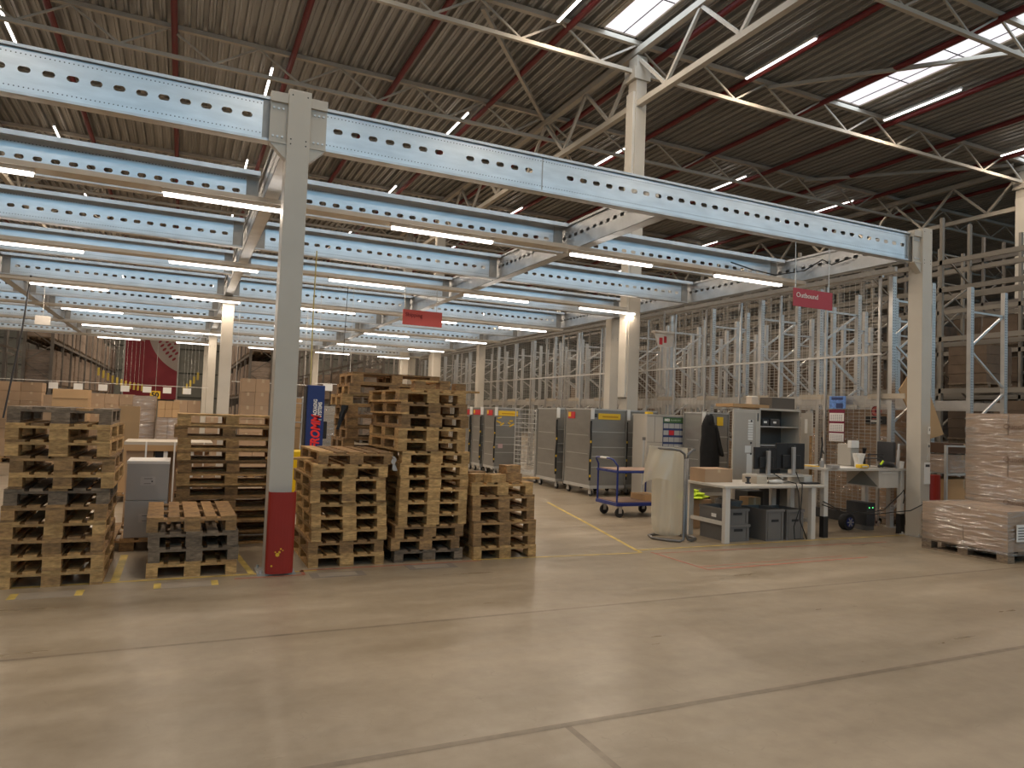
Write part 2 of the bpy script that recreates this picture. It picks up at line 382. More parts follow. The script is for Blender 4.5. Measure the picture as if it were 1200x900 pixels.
for i, (a, b) in enumerate(SKYL):
    fr = MB()
    for (x0, y0, x1, y1) in ((a-.2, SKY_Y[0]-.1, a-.02, SKY_Y[1]+.1), (b+.02, SKY_Y[0]-.1, b+.2, SKY_Y[1]+.1), (a-.1, SKY_Y[0]-.1, b+.1, SKY_Y[0]), (a-.1, SKY_Y[1], b+.1, SKY_Y[1]+.1)):
        fr.box(x0, y0, DZ+.02, x1, y1, DZ+.3)
    o = struct('window_%d' % (i+1), fr, TRUSS)
    MB().box(a-.05, SKY_Y[0], DZ+.06, b+.05, SKY_Y[1], DZ+.08).build('skylight_glazing', SKYG, o)
    g = MB()
    for k in range(1, 6):
        y = SKY_Y[0]+(SKY_Y[1]-SKY_Y[0])*k/6; g.box(a, y-.012, DZ+.045, b, y+.012, DZ+.06)
    g.box(a+.62*(b-a)+.0, SKY_Y[0], DZ+.045, a+.62*(b-a)+.02, SKY_Y[1], DZ+.06)
    g.build('glazing_bar', DARK, o)
# walls
struct('wall_far', MB().box(-42, 72, 0, 50, 72.3, 11), WALL)
struct('wall_left', MB().box(-42.3, -14, 0, -42, 74, 11), WALL_L)
struct('wall_right', MB().box(50, -14, 0, 50.3, 74, 11), WALL_L)
mb = MB(); mb.box(-42, -14.3, 0, 50, -14, 6.2); mb.box(-42, -14.3, 10.7, 50, -14, 11.2)
wx = [-42+11.5*i for i in range(9)]
for x in wx: mb.box(x-.2, -14.3, 6.2, x+.2, -14, 10.7)
struct('wall_back', mb, WALL_L)
for i, (xa, xb) in enumerate(zip(wx[:-1], wx[1:])):
    o = struct('window_%d' % (6+i), MB().box(xa+.2, -14.25, 6.2, xb-.2, -14.2, 10.7), WING)  # unseen glowing windows, added for cool reflections in the beam webs
    fr = MB()
    for k in range(1, 5): fr.box(xa+k*2.3-.04, -14.2, 6.2, xa+k*2.3+.04, -14.1, 10.7)
    fr.build('glazing_bar', WALL_L, o)
mb = MB()
for z in (2.2, 4.4, 6.6): mb.box(-30, 71.9, z, 40, 72, z+.12)
tag(mb.build('trim_1', mat('dark_wall_rail', (.07, .075, .065), .6)), kind='structure')

# ================================================================== ROOF STEEL
ZT, ZB = 10.84, 10.12
def lattice(y, x0=-18.0, x1=46.0):
    t = thing('roof_truss', '', 'truss', (0, y, 0), 0, 'lattice roof trusses running from left to right')
    MB().box(x0, -.06, ZT-.05, x1, .06, ZT+.06).build('top_chord', TRUSS, t)
    MB().box(x0, -.045, ZB-.045, x1, .045, ZB+.045).build('bottom_chord', TRUSS, t)
    mb = MB(); p = 2.07; k = 0; xs = 9.6-14*p
    while xs+p < x1:
        if xs > x0:
            mb.bar((xs, 0, ZT-.04), (xs+p/2, 0, ZB+.03), .045); mb.bar((xs+p/2, 0, ZB+.03), (xs+p, 0, ZT-.04), .045)
        xs += p
    mb.build('web_bars', TRUSS, t)
    return t
t0 = None
for k in range(-2, 13):
    y = 14.25+4.8*k
    if k == -2: t0 = lattice(y); o = t0
    else: o = copy_tree(t0, (0, y, 0))
    o['label'] = 'beige lattice roof truss, %s' % (
        {-2: 'nearest one above the camera and out of the frame', -1: 'the one crossing the upper right corner', 0: 'the one meeting the head of the tall pale column', 1: 'first one behind the tall pale column head'}.get(k) or '%s one behind the tall pale column head' % NTH[k-1])
def girder(x, lab):
    t = thing('roof_girder', lab, 'girder', (x, 0, 0), 0, 'deep roof girders running into the distance')
    MB().box(-.075, -12, 10.57, .075, 72, 10.72).build('top_chord', TRUSS, t)
    MB().box(-.075, -12, 9.24, .075, 72, 9.38).build('bottom_chord', TRUSS, t)
    mb = MB(); p = 2.4; y = 14.3-11*p
    while y+p < 72:
        mb.bar((0, y, 10.58), (0, y+p/2, 9.38), .075); mb.bar((0, y+p/2, 9.38), (0, y+p, 10.58), .075); y += p
    mb.build('web_bars', TRUSS, t)
    return t
girder(9.65, 'beige deep roof girder resting on the tall pale column')
girder(25.3, 'beige deep roof girder at the right edge of the photo')
girder(-6.0, 'beige deep roof girder far left above the grey platform')
for i, (a, b, lab) in enumerate((((5.6, 14.4), (9.5, 19.0), 'beige diagonal roof brace left of the tall pale column head'), ((13.8, 14.2), (17.6, 9.9), 'beige diagonal roof brace crossing the long bright skylight'),
                                 ((9.7, 19.1), (13.8, 23.7), 'beige diagonal roof brace behind the tall pale column head'), ((20.3, 19.0), (24.9, 14.4), 'beige diagonal roof brace at the far right under the deck'))):
    tag(MB().bar((a[0], a[1], 10.7), (b[0], b[1], 10.7), .09).build('roof_brace', TRUSS), lab, 'roof brace', 'diagonal roof braces')
px = [-14.1, -11.4, -8.7, -6.0, -3.28, -.63, 2.15, 4.9, 7.7, 10.4, 13.1, 15.8, 18.6, 21.4, 24.1, 26.8]
for i, x in enumerate(px):
    o = MB().tube([(x, -13, 10.73), (x, 71, 10.73)], .075, 10).build('sprinkler_pipe', PIPE_R)
    tag(o, 'dark red pipe under the roof deck, %s counted from the left wall side' % (NTH[i] if i < 16 else ''), 'pipe', 'red sprinkler pipes under the roof')
# tall pale building columns
def bcol(x, y, lab, two=True):
    t = thing('building_column', lab, 'column', (x, y, 0), 0, 'tall building columns')
    MB().box(-.13, -.17, 0, .17, .17, 10.5).build('column_shaft', COLP, t)
    MB().box(-.2, -.15, 2.2, -.13, .15, 9.6).build('pale_left_face', COLW, t, bevel=.01)  # paler slab on the left face only
    MB().box(-.22, -.22, 9.9, .24, .22, 10.2).build('column_head', TRUSS, t)
    MB().box(-.25, -.25, 0, .28, .25, .03).build('base_plate', GALV_D, t)
    return t
bcol(9.68, 14.3, 'tall pale column rising past the grey cages to the roof girder')
bcol(25.3, 14.3, 'tall pale column cut by the right edge of the photo')
bcol(9.68, 28.7, 'tall pale column seen between platform beams, nearer one of two')
bcol(9.68, 33.5, 'tall pale column seen between platform beams, farther one of two')
# roof lamps
def roof_lamp(x, y):
    t = thing('roof_lamp', '', 'lamp', (x, y, 10.66), 0, 'long led lamps under the roof')
    MB().box(-.035, -1.15, 0, .035, 1.15, .06).build('lamp_housing', WHITE, t)
    MB().box(-.028, -1.12, -.025, .028, 1.12, 0).build('lamp_diffuser', LEDR, t)
    for y_ in (-.8, .8): MB().tube([(0, y_, .06), (0, y_, .3)], .006, 5).build('suspension_wire', GALV_D, t)
    return t
rl = None; LX = [-15.1, -9.7, -4.3, 1.72, 7.3, 12.87, 18.1, 23.6]; LY = [-3.0, 5.0, 12.9, 20.75, 28.6, 36.5, 47, 58]
NUM = ['one', 'two', 'three', 'four', 'five', 'six', 'seven', 'eight', 'nine']
for i, x in enumerate(LX):
    for j, y in enumerate(LY):
        if rl is None: rl = roof_lamp(x, y); o = rl
        else: o = copy_tree(rl, (x, y, 10.66))
        o['label'] = 'lit roof lamp, %s row from the left, %s from the near end' % (NTH[i], NTH[j])
        area('roof_lamp_light', (x, y, 10.5), .08, 1.6, ROOF_E*(4 if y > 40 else 1), WARM)

# ================================================================== GREY STEEL PLATFORM
BZ0, BZ1 = 4.38, 4.84
BH = BZ1-BZ0
GX = [-13.4, -8.6, -3.85, .92, 5.67, 10.45]
JY = [7.62, 10.3, 13.0, 15.8, 18.95, 22.05, 25.1, 28.4, 31.4, 34.6]
def web_panel(mb, L_, zc, pitch=.19, hw=.05, hh=.029, x0=0, margin=.12, y=0, skip=()):
    n = int((L_-2*margin)/pitch); s = (L_-n*pitch)/2
    H0, H1 = 0.0, BH
    def q(a, b): mb.add([(a,y,H0),(b,y,H0),(b,y,H1),(a,y,H1)], [(0,1,2,3)])
    q(x0, x0+s); q(x0+L_-s, x0+L_)
    for k in range(n):
        a = x0+s+k*pitch; b = a+pitch
        if k in skip: q(a, b); continue
        cx = (a+b)/2; N_ = 16; ring = []; out = []
        for j in range(N_):
            t = 2*pi*j/N_
            c, s_ = math.cos(t), math.sin(t)
            rx = (hw-hh)*(1 if c > 0 else -1)+hh*c; ring.append((cx+rx, y, zc+hh*s_))
        # outer rectangle points matched by angle
        rect = [(b,.66),(b,1),(.75,1),(.5,1),(.25,1),(a,1)]
        hx = pitch/2
        for j in range(N_):
            t = 2*pi*j/N_; c, s_ = math.cos(t), math.sin(t)
            k_ = max(abs(c), abs(s_)); ox, oz = c/k_, s_/k_
            out.append((cx+ox*hx, y, (H1-zc)*oz+zc if oz > 0 else zc+oz*(zc-H0)))
        base = ring+out
        mb.add(base, [(j, N_+j, N_+(j+1)%N_, (j+1)%N_) for j in range(N_)])
def beam_parts(t, L_, splice=None, skip=(), web=None, zc=.53, fw=.025):
    m = MB(); web_panel(m, L_, BH*zc, skip=skip, y=0); o = m.build('web', web or PERF, t)
    md = o.modifiers.new('thickness', 'SOLIDIFY'); md.thickness = .006; md.offset = -1
    fl_ = MB(); fl_.box(0, -fw, BH-.006, L_, .1, BH); fl_.box(0, -fw-.005, BH-(.03 if fw < .1 else .06), L_, -fw, BH); fl_.box(0, .1, BH-.045, L_, .105, BH)
    fl_.build('top_flange', GALV, t)
    fb = MB(); fb.box(0, -.025, 0, L_, .1, .006); fb.box(0, -.03, 0, L_, -.025, .025); fb.box(0, .1, 0, L_, .105, .035)
    fb.build('bottom_flange', GALV, t)
    for s in (0, 1):
        MB().box(s*(L_-.16), -.012, .03, s*(L_-.16)+.16, -.0005, BH-.03).build('end_plate', GALV_D, t)
    if splice: MB().box(splice, -.004, .01, splice+.012, -.0005, BH-.01).build('splice_joint', GALV_D, t)
fb = thing('steel_beam', 'long blue-lit perforated front beam between the red-footed column and the right column', 'beam', (1.07, JY[0], BZ0), 0)
beam_parts(fb, 9.52, 2.75, skip=(7, 13, 14, 37))
fb2 = thing('steel_beam', 'blue-lit perforated front beam left of the red-footed column', 'beam', (-8.6, JY[0], BZ0), 0)
beam_parts(fb2, 9.36)
j0 = None; bayn = ['far left', 'left', 'left', 'middle', 'right']
place = {1: 'at the left frame edge', 2: 'left of the pale columns', 3: 'left of the middle girder', 4: 'right of the middle girder'}
for j, y in enumerate(JY[1:]):
    for i in range(1, 5):
        x0, x1 = GX[i]+.09, GX[i+1]-.09
        if j0 is None:
            j0 = thing('platform_joist', '', 'joist', (x0, y, BZ0), 0, 'perforated joists of the grey platform'); beam_parts(j0, 4.57, zc=.46, fw=.2); o = j0
        else: o = copy_tree(j0, (x0, y, BZ0))
        o['label'] = 'perforated joist, %s row behind the front beam, %s' % (NTH[j], place[i])
def platform_girder(x, lab):
    t = thing('platform_girder', lab, 'girder', (x, 7.7, BZ0), 0, 'girders of the grey platform running into the distance')
    L_ = 27.0
    m = MB(); web_panel(m, L_, BH*.53)
    for s in (-.06, .06):
        mm = MB(); mm.v = [(s, v[0], v[2]) for v in m.v]; mm.f = list(m.f); mm.m = list(m.m)
        o = mm.build('web', GALV, t)
    g = MB(); g.box(-.09, 0, BH-.006, .09, L_, BH); g.box(-.09, 0, BH-.04, -.085, L_, BH); g.box(.085, 0, BH-.04, .09, L_, BH); g.build('top_flange', GALV, t)
    g = MB(); g.box(-.09, 0, 0, .09, L_, .006); g.box(-.09, 0, 0, -.085, L_, .03); g.box(.085, 0, 0, .09, L_, .03); g.build('bottom_flange', GALV, t)
    return t
platform_girder(-8.6, 'grey platform girder outside the left frame edge')
platform_girder(-3.85, 'grey platform girder at the left frame edge')
platform_girder(.92, 'grey platform girder behind the red-footed column')
platform_girder(5.67, 'grey platform girder in the middle, meeting the long front beam halfway')
platform_girder(10.45, 'grey platform girder along the mesh fence on the right')
# platform columns
def pcol(x, y, lab, w=.225, d=.25, h=4.92, m=COLP, front=False, bx=(1, 1)):
    t = thing('platform_column', lab, 'column', (x, y, 0), 0, 'columns carrying the grey platform')
    MB().box(-w/2, -d/2, 0, w/2, d/2, h).build('column_shaft', m, t, bevel=.006)
    b = MB(); b.box(-w/2-.07, -d/2-.05, 0, w/2+.07, d/2+.05, .015); b.build('base_plate', GALV_D, t)
    bo = MB()
    for sx in (-1, 1):
        for sy in (-1, 1): bo.cyl((sx*(w/2+.04), sy*(d/2+.02), .015), (sx*(w/2+.04), sy*(d/2+.02), .045), .014, 8)
    bo.build('anchor_bolt', GALV, t)
    for s in (-1, 1):
        if not bx[0 if s < 0 else 1]: continue
        k = MB()
        z0, z1 = BZ0-.02, BZ1+.03
        xa, xb = (s*w/2, s*(w/2+.17)) if s > 0 else (-w/2-.17, -w/2)
        yb = -d/2+.05 if front else -.08
        k.box(xa, yb, z0, xb, yb+.012, z1-.1)
        k.box(xa, yb-.03, z1-.1, xb, yb+.1, z1)
        k.box(xa, yb-.03, z0-.015, xb, yb+.1, z0)
        tri = [(s*w/2, z0-.17), (s*w/2, z0-.01), (s*(w/2+.17), z0-.01)]
        k.prism([(p[0], p[1]) for p in tri], 'y', yb-.02, yb+.08)
        br = k.build('bracket', COLP, t)
        q = MB()
        for zz in (z0+.06, z1-.16):
            for q_ in range(3):
                xx = s*(w/2+.045+q_*.045); q.cyl((xx, yb, zz), (xx, yb-.012, zz), .011, 8)
        q.build('bolt', GALV, br)
    hl = MB()
    for zz, n in ((h-.06, (-.075, .075)), (h-.52, (-.075, .075)), (h-.57, (-.075, .075))):
        for xx in n: hl.cyl((xx, -d/2+.002, zz), (xx, -d/2-.001, zz), .008, 8)
    hl.build('bolt_hole', BLACK, t)
    return t
c1 = pcol(.945, 7.6, 'grey platform column with the red foot guard in front', front=True)
g = MB()
arc = []
for i in range(13):
    a = pi+pi*i/12; arc.append((.132*math.cos(a), -.145+.06*math.sin(a)))
out = [(-.132, -.06)]+arc+[(.132, -.06)]
inn = [(p[0]*.93, p[1]*.97+.003) for p in out]
g.loft([[(p[0], p[1], .02) for p in out+inn[::-1]], [(p[0], p[1], .82) for p in out+inn[::-1]]])
gd = thing('column_guard', 'red rounded plastic guard around the foot of the left front column', 'guard', (.965, 7.575, 0))
g.build('guard_shell', RED, gd)
s_ = MB()
for (a, z, rr) in ((-.03, .21, .02), (-.012, .235, .012), (-.05, .235, .008), (.02, .25, .007), (-.08, .1, .01), (.0, .265, .009)):
    y_ = -.147-.06*math.sqrt(max(0, 1-(a/.132)**2)); s_.cyl((a, y_, z), (a, y_-.004, z), rr, 7)
s_.build('yellow_scrape', mat('yellow_under_paint', (.75, .42, .03), .6), gd)
pcol(10.73, 7.62, 'grey platform column at the right beside the tall desk', front=True, bx=(1, 0))
for i, y in enumerate((19.0, 28.4, 34.5)):
    pcol(.93, y, 'pale platform column behind the left pallet stacks, %s from the front' % ORD[i].replace('bottom', 'first'), w=.27, d=.3, h=4.36, m=COLW, bx=(0, 0))
for i, y in enumerate((16.2, 25.5, 31.4, 34.6)):
    pcol(10.42, y, 'pale platform column in the row along the mesh fence, %s behind the right front column' % NTH[i], w=.26, d=.28, h=4.36, m=COLW, bx=(0, 0))
for i, y in enumerate((34.6,)):
    pcol(5.67, y, 'pale platform column in the middle at the far platform edge', w=.26, d=.28, h=4.36, m=COLW, bx=(0, 0))
# labels fixed on the right column
for z0, z1, x0, x1, nm in ((1.62, 1.74, 10.78, 10.83, 'column label'), (1.2, 1.48, 10.765, 10.83, 'column strip'), (.83, 1.17, 10.7, 10.835, 'column notice')):
    o = MB().box(x0, 7.485, z0, x1, 7.494, z1).build('notice_sheet', PAPER if z0 < 1 or z0 > 1.6 else COLW)
    tag(o, {'column label': 'small white label on the right column, topmost of three', 'column strip': 'narrow pale strip on the right column, middle of three', 'column notice': 'white notice on the right column, lowest of three'}[nm], 'notice')
    MB().box(x0+.02, 7.483, z1-.07, x1-.015, 7.4855, z1-.03).build('print_block', DARK, o)

# cable trays and led battens under the platform
TY = [9.54, 14.1, 18.65, 23.2, 27.7, 32.6]
TRAYM = mat('lamp_tray_steel', (.6, .57, .52), .45, .3, noise=.08, scale=3)
for j, y in enumerate(TY):
    t = thing('cable_tray', 'galvanised lamp tray under the platform, %s row from the front' % NTH[j], 'cable tray', (0, y, 4.25), 0, 'lamp trays under the platform')
    m = MB(); XE = 9.4 if j == 1 else 10.2; m.box(-8.5, -.09, 0, XE, .16, .012); m.box(-8.5, -.09, .012, XE, -.08, .06); m.box(-8.5, .15, .012, XE, .16, .06)
    m.build('tray', TRAYM, t)
led0 = None
for j, y in enumerate(TY):
    for k in range(-1, 4):
        x0 = -.33+2.83*k
        if led0 is None:
            led0 = thing('led_batten', '', 'lamp', (x0, y, 4.18), 0, 'lit led battens under the platform')
            MB().box(-.02, -.05, .025, 1.52, .03, .07).build('lamp_housing', WHITE, led0)
            MB().box(0, -.045, -.01, 1.5, .025, .025).build('lamp_diffuser', LED, led0)
            o = led0
        else: o = copy_tree(led0, (x0, y, 4.18))
        o['label'] = 'lit led batten under the platform, %s row from the front, %s from the left' % (NTH[j], NTH[k+1])
        area('led_batten_light', (x0+.75, y-.01, 4.155), 1.45, .07, LED_E, WARM)

# ================================================================== PALLETS
PAL = {}
def pallet_meshes(tone):
    if tone in PAL: return PAL[tone]
    m = WOODS[tone]; d = {}
    def k(n, *boxes):
        mb = MB()
        for b in boxes: mb.box(*b)
        d[n] = mb.mesh(n, m)
    for n, wd in (('a', .145), ('b', .1)):
        k('deck_'+n, (-wd/2, 0, .122, wd/2, 1.2, .144)); k('base_'+n, (-wd/2, 0, 0, wd/2, 1.2, .022))
        k('block_'+n, (-wd/2, -.0725, .022, wd/2, .0725, .1))
    k('cross', (0, -.0725, .1, .8, .0725, .122))
    PAL[tone] = d; return d
def pallet(name, label, group, loc, rz=0, tone='brown', hz=1.0, missing=(), far=False, mix=True):
    t = thing(name, label, 'pallet', loc, rz, group); t.scale = (1, 1, hz)
    tones = [tone]*9+({'pale': ['brown'], 'brown': ['pale'], 'grey': ['brown']}[tone] if mix else [])
    def put(n, key, x, y):
        d = pallet_meshes(R.choice(tones) if n != 'crossboard' else tone)
        o = bpy.data.objects.new(n, d[key]); COL.objects.link(o); o.parent = t; o.location = (x, y, 0)
        o.rotation_euler = (0, 0, R.uniform(-.006, .006) if n == 'deck_board' else 0)
    for i, (x, n) in enumerate(((.0725, 'a'), (.235, 'b'), (.4, 'a'), (.565, 'b'), (.7275, 'a'))):
        if i not in missing: put('deck_board', 'deck_'+n, x, 0)
    for x, n in ((.0725, 'b'), (.4, 'a'), (.7275, 'b')):
        xx = .05 if x < .1 else (.75 if x > .7 else .4)
        put('base_board', 'base_'+n, xx, 0)
        for y in (.0725, .6, 1.1275): put('block', 'block_'+n, xx, y)
    for y in (.0725, .6, 1.1275): put('crossboard', 'cross', 0, y)
    return t
def stack(desc, x, y, n, pitch, tones, rz=0, jit=.02, offs={}, skew=.012, group=None, miss={}):
    for i in range(n):
        dx, dy, dr = R.uniform(-jit, jit), R.uniform(-jit*.6, jit*.6), R.uniform(-skew, skew)
        if i in offs: dx, dy, dr = offs[i]
        tone = tones[i % len(tones)]
        tn = {'pale': 'pale', 'brown': 'brown', 'grey': 'dark'}[tone]
        pos = 'bottom one' if i == 0 else ('topmost one' if i == n-1 else '%s from the floor' % ORD[i])
        pallet('pallet', '%s wooden pallet, %s in the %s' % (tn, pos, desc), group or 'pallets in the '+desc,
               (x+dx, y+dy, i*pitch), rz+dr, tone, pitch/.144, miss.get(i, ()))
p, b, g_ = 'pale', 'brown', 'grey'
# big stack at the left frame edge, 11 pallets
S1off = {0: (0, 0, 0), 1: (0, -.01, .004), 2: (-.01, 0, -.006), 3: (-.005, 0, .01), 4: (0, 0, 0), 5: (.01, .01, .012), 6: (.04, 0, -.004), 7: (.04, 0, .008), 8: (-.005, 0, -.03), 9: (-.01, 0, -.035), 10: (-.01, .03, .01)}
stack('left frame edge stack', -1.365, 7.46, 11, .144, [p, p, b, p, b, g_, p, b, p, p, g_], offs=S1off)
# low dark stack
stack('low stack left of the red guard', -.22, 7.58, 4, .142, [p, g_, g_, b], offs={0: (0, 0, 0), 1: (.01, 0, .01), 2: (0, 0, .004), 3: (-.02, .02, .015)}, miss={})
# stack right of the guard
stack('stack right of the red guard', 1.285, 7.66, 9, .1345, [p, b, p, p, p, p, p, p, b], offs={0: (0, 0, .0), 1: (-.01, 0, 0), 8: (.06, .02, .01), 7: (.0, 0, -.01)}, skew=.018)
# tall stack
Boff = {0: (.01, .02, 0), 1: (-.04, 0, .01), 2: (0, 0, 0), 3: (.03, 0, 0), 4: (.03, 0, .005), 5: (.03, 0, 0), 6: (.04, .01, 0), 7: (.03, .02, -.02), 8: (.05, .02, 0), 9: (-.01, 0, .03), 10: (-.01, 0, .03), 11: (.02, 0, .02), 12: (0, 0, .035), 13: (-.02, 0, .04)}
stack('tallest front stack', 2.2, 7.66, 14, .1365, [g_, b, b, p, p, p, p, p, p, p, p, b, b, p], offs=Boff)
# low brown stack with loose blocks
stack('low stack by the trolley aisle', 3.1, 7.62, 6, .146, [p, b, b, b, b, p], offs={0: (.02, 0, 0), 1: (.01, 0, 0), 2: (.01, 0, .0), 3: (0, .02, .02), 4: (0, .03, .015), 5: (-.02, .03, .03)})
# rear stack behind the low one, long side to the front
stack('rear stack behind the low dark stack', 1.2, 9.2, 11, .1405, [b, b, p, b, b, p, b, b, p, b, p], rz=pi/2, offs={0: (.04, 0, 0), 9: (-.06, 0, 0), 10: (-.03, 0, .01)})
# rear brown stack
stack('rear stack behind the tallest front stack', 3.16, 9.28, 15, .144, [b, b, b, b, p, b, b, b, b, b, b, b, p, b, b], rz=pi/2, offs={14: (.04, 0, .01), 12: (-.08, 0, -.01), 8: (-.04, 0, 0)})
# broken pallet pieces on the tallest stack
t = thing('broken_pallet', 'half a broken pale pallet lying on top of the tallest front stack', 'pallet', (2.36, 7.72, 14*.1365), .06)
MB().box(0, 0, 0, .82, .14, .022).build('crossboard', WOODS['pale'], t)
for x in (.0, .3, .5): MB().box(x+.02, .01, .022, x+.145, .14, .1).build('block', WOODS['brown'], t)
MB().box(.0, .02, .1, .45, .12, .12).build('deck_board', WOODS['pale'], t); MB().box(0, .3, 0, .8, .44, .022).build('crossboard', WOODS['pale'], t)
MB().box(.3, .0, .1, .42, .8, .122).build('deck_board', WOODS['brown'], t)
# loose blocks on the low stack
zt = 6*.146
for i, (x, y, z, rz, lab) in enumerate(((3.2, 7.8, 0, .5, 'leftmost pale loose wood block on the low stack by the aisle'), (3.4, 7.73, 0, .35, 'large pale loose wood block at the front of the low stack'),
                                         (3.3, 8.12, 0, .1, 'brown loose wood block at the back of the low stack'), (3.67, 7.85, 0, -.2, 'brown loose wood block under the tilted one on the low stack'),
                                         (3.65, 7.86, .097, .3, 'loose wood block lying on another one on the low stack'))):
    o = MB().box(-.115, -.07, 0, .115, .07, .095).build('wood_block', WOODS['pale' if i < 2 else 'brown'], loc=(x, y, zt+z+.001), rz=rz, bevel=.003)
    tag(o, lab, 'wood block', 'loose wood blocks on the low stack')
o = MB().box(-.05, -.05, 0, .35, .05, .022).build('loose_board', WOODS['pale'], loc=(3.8, 8.05, zt+.001), rz=.1)
tag(o, 'pale loose board sticking out over the right edge of the low stack', 'board')
o = MB().box(-.15, -.06, 0, .33, .07, .02).build('loose_board', WOODS['pale'], loc=(1.0, 7.95, 8*.1345+.03), rz=.15)
tag(o, 'pale loose board sticking out left of the first stack right of the guard', 'board')
# torn plastic strap hanging on the stack, black rag on the rear brown stack
mb = MB(); mb.loft([[(x+.04*math.sin(i*.9), -.01, -.03*i), (x+.05+.03*math.sin(i*1.1), -.012, -.03*i), (x+.045+.03*math.sin(i), .004, -.03*i), (x+.03*math.cos(i), .004, -.03*i)] for i, x in enumerate([0, .01, .02, .03, .05, .06, .05, .04])])
tag(mb.build('torn_film', WBOX, loc=(2.12, 7.66, 1.17)), 'torn white film scrap hanging between the two front stacks', 'film scrap').scale = (.6, 1, .75)
mb = MB(); mb.loft([[(.0-.012*i+.04*math.cos(a)*(1-.1*i)+.015*math.sin(3*a+i), .03*math.sin(a), -.045*i) for a in [2*pi*k/9 for k in range(9)]] for i in range(8)])
tag(mb.build('black_rag', BLACK, loc=(1.92, 9.24, 1.72)), 'crumpled black plastic rag hanging off the rear brown stack', 'rag')

# ================================================================== CARTONS AND LOADS
ROWN = ['top'] + NTH[1:]
COLN = ['left', 'second', 'third', 'fourth', 'fifth']
def carton(label, group, x, y, z, w_, d, h, m=CARD, rz=0, tape=True, name='carton'):
    o = MB().box(0, 0, 0, w_-.004, d, h-.003).build(name, m, loc=(x, y, z), rz=rz, bevel=.004)
    tag(o, label, 'carton', group)
    if tape: MB().box(w_*.5-.025, -.0012, h*.72, w_*.5+.025, -.0002, h-.003).build('tape', TAPE, o)
    return o
def carton_stack(desc, x, y, w_, h, nx, nz, d=.5, z0=.15, m=CARD, pal=True, jit=.01, kind='carton', tape=True):
    if pal:
        pw = nx*w_
        pl = pallet('pallet', 'wooden pallet under the '+desc, 'pallets under loads in the background', (x+nx*w_/2-.4, y-.02, 0), 0, 'brown')
    for k in range(nz):
        for i in range(nx):
            hp = ('' if nx == 1 else ', %s from the left' % COLN[i] if i else ', leftmost')
            carton('carton in the %s, %s row%s' % (desc, ROWN[nz-1-k] if nz-1-k else 'top', hp), 'cartons in the '+desc,
                   x+i*w_+R.uniform(-jit, jit)*.3, y+R.uniform(-jit, jit), z0+k*h, w_, d, h, m, tape=tape)
def film_shell(x0, y0, z0, x1, y1, z1, parent, loc=None):
    mb = MB(); rings = []; n = 7
    for k in range(n+1):
        z = z0+(z1-z0)*k/n; rg = []
        for (xa, ya, xb, yb) in ((x0, y0, x1, y0), (x1, y0, x1, y1), (x1, y1, x0, y1), (x0, y1, x0, y0)):
            for q in range(5):
                t_ = q/5; e = .012+.006*math.sin(9*t_+k*2.1)
                nx, ny = (yb-ya), -(xb-xa); l = math.hypot(nx, ny); rg.append((xa+(xb-xa)*t_+nx/l*e, ya+(yb-ya)*t_+ny/l*e, z))
        rings.append(rg)
    mb.loft(rings, cap=False)
    top = [(x0-.01, y0-.01, z1+.004), (x1+.01, y0-.01, z1+.004), (x1+.01, y1+.01, z1+.004), (x0-.01, y1+.01, z1+.004)]
    mb.add(top, [(0, 1, 2, 3)])
    return mb.build('stretch_film', FILM, parent, loc, smooth=True)
def wrapped_load(label, x, y, w_, d, z0, nx, ny, nz, h, m=CARD_P, pal=True, film=True, group=None):
    t = thing('wrapped_load', label, 'pallet load', (x, y, 0), 0, group)
    for k in range(nz):
        for j in range(ny):
            for i in range(nx):
                if 0 < i < nx-1 and 0 < j < ny-1 and k < nz-1: continue
                e = R.uniform(0, .006)
                MB().box(i*w_/nx+.003, j*d/ny+.003, z0+k*h+.001, (i+1)*w_/nx-.003, (j+1)*d/ny-.003, z0+(k+1)*h-.004).build('carton', m, t, loc=(R.uniform(-.004, .004), R.uniform(-.004, .004), 0))
    if film: film_shell(0, 0, z0-.05, w_, d, z0+nz*h, t)
    if pal:
        for xx in (0, w_/2-.07, w_-.14):
            MB().box(xx, 0, 0, xx+.14, d, .022).build('pallet_base_board', WOODS['grey'], t)
            for yy in (0, d/2-.07, d-.14): MB().box(xx, yy, .022, xx+.14, yy+.14, .1).build('pallet_block', WOODS['grey'], t)
        for yy in (0, d/2-.07, d-.14): MB().box(0, yy, .1, w_, yy+.14, .122).build('pallet_crossboard', WOODS['grey'], t)
        for q in range(5): MB().box(q*(w_-.12)/4, 0, .122, q*(w_-.12)/4+.12, d, .144).build('pallet_deck_board', WOODS['grey'], t)
    return t
# right edge loads
lw = wrapped_load('low film-wrapped pallet of brown cartons at the right frame edge', 9.72, 5.66, 1.0, 1.17, .144, 2, 2, 2, .262)
MB().box(.13, -.035, .28, .52, -.028, .5).build('shipping_label', PAPER, lw)
for k in range(5): MB().box(.16, -.037, .31+.035*k, .16+(.3, .22, .28, .12, .25)[k], -.0345, .322+.035*k).build('print_line', DARK, lw)
tw = wrapped_load('tall film-wrapped stack of brown cartons at the right frame edge', 10.79, 5.68, .9, 1.22, .144, 2, 2, 6, .303)
for k, z in enumerate((.66, 1.27, 1.74)):
    text('Quooker', .105, mat('grey_brown_print', (.16, .1, .07), .7), tw, (-.024, .66, z), FACE_X, 'box_lettering')
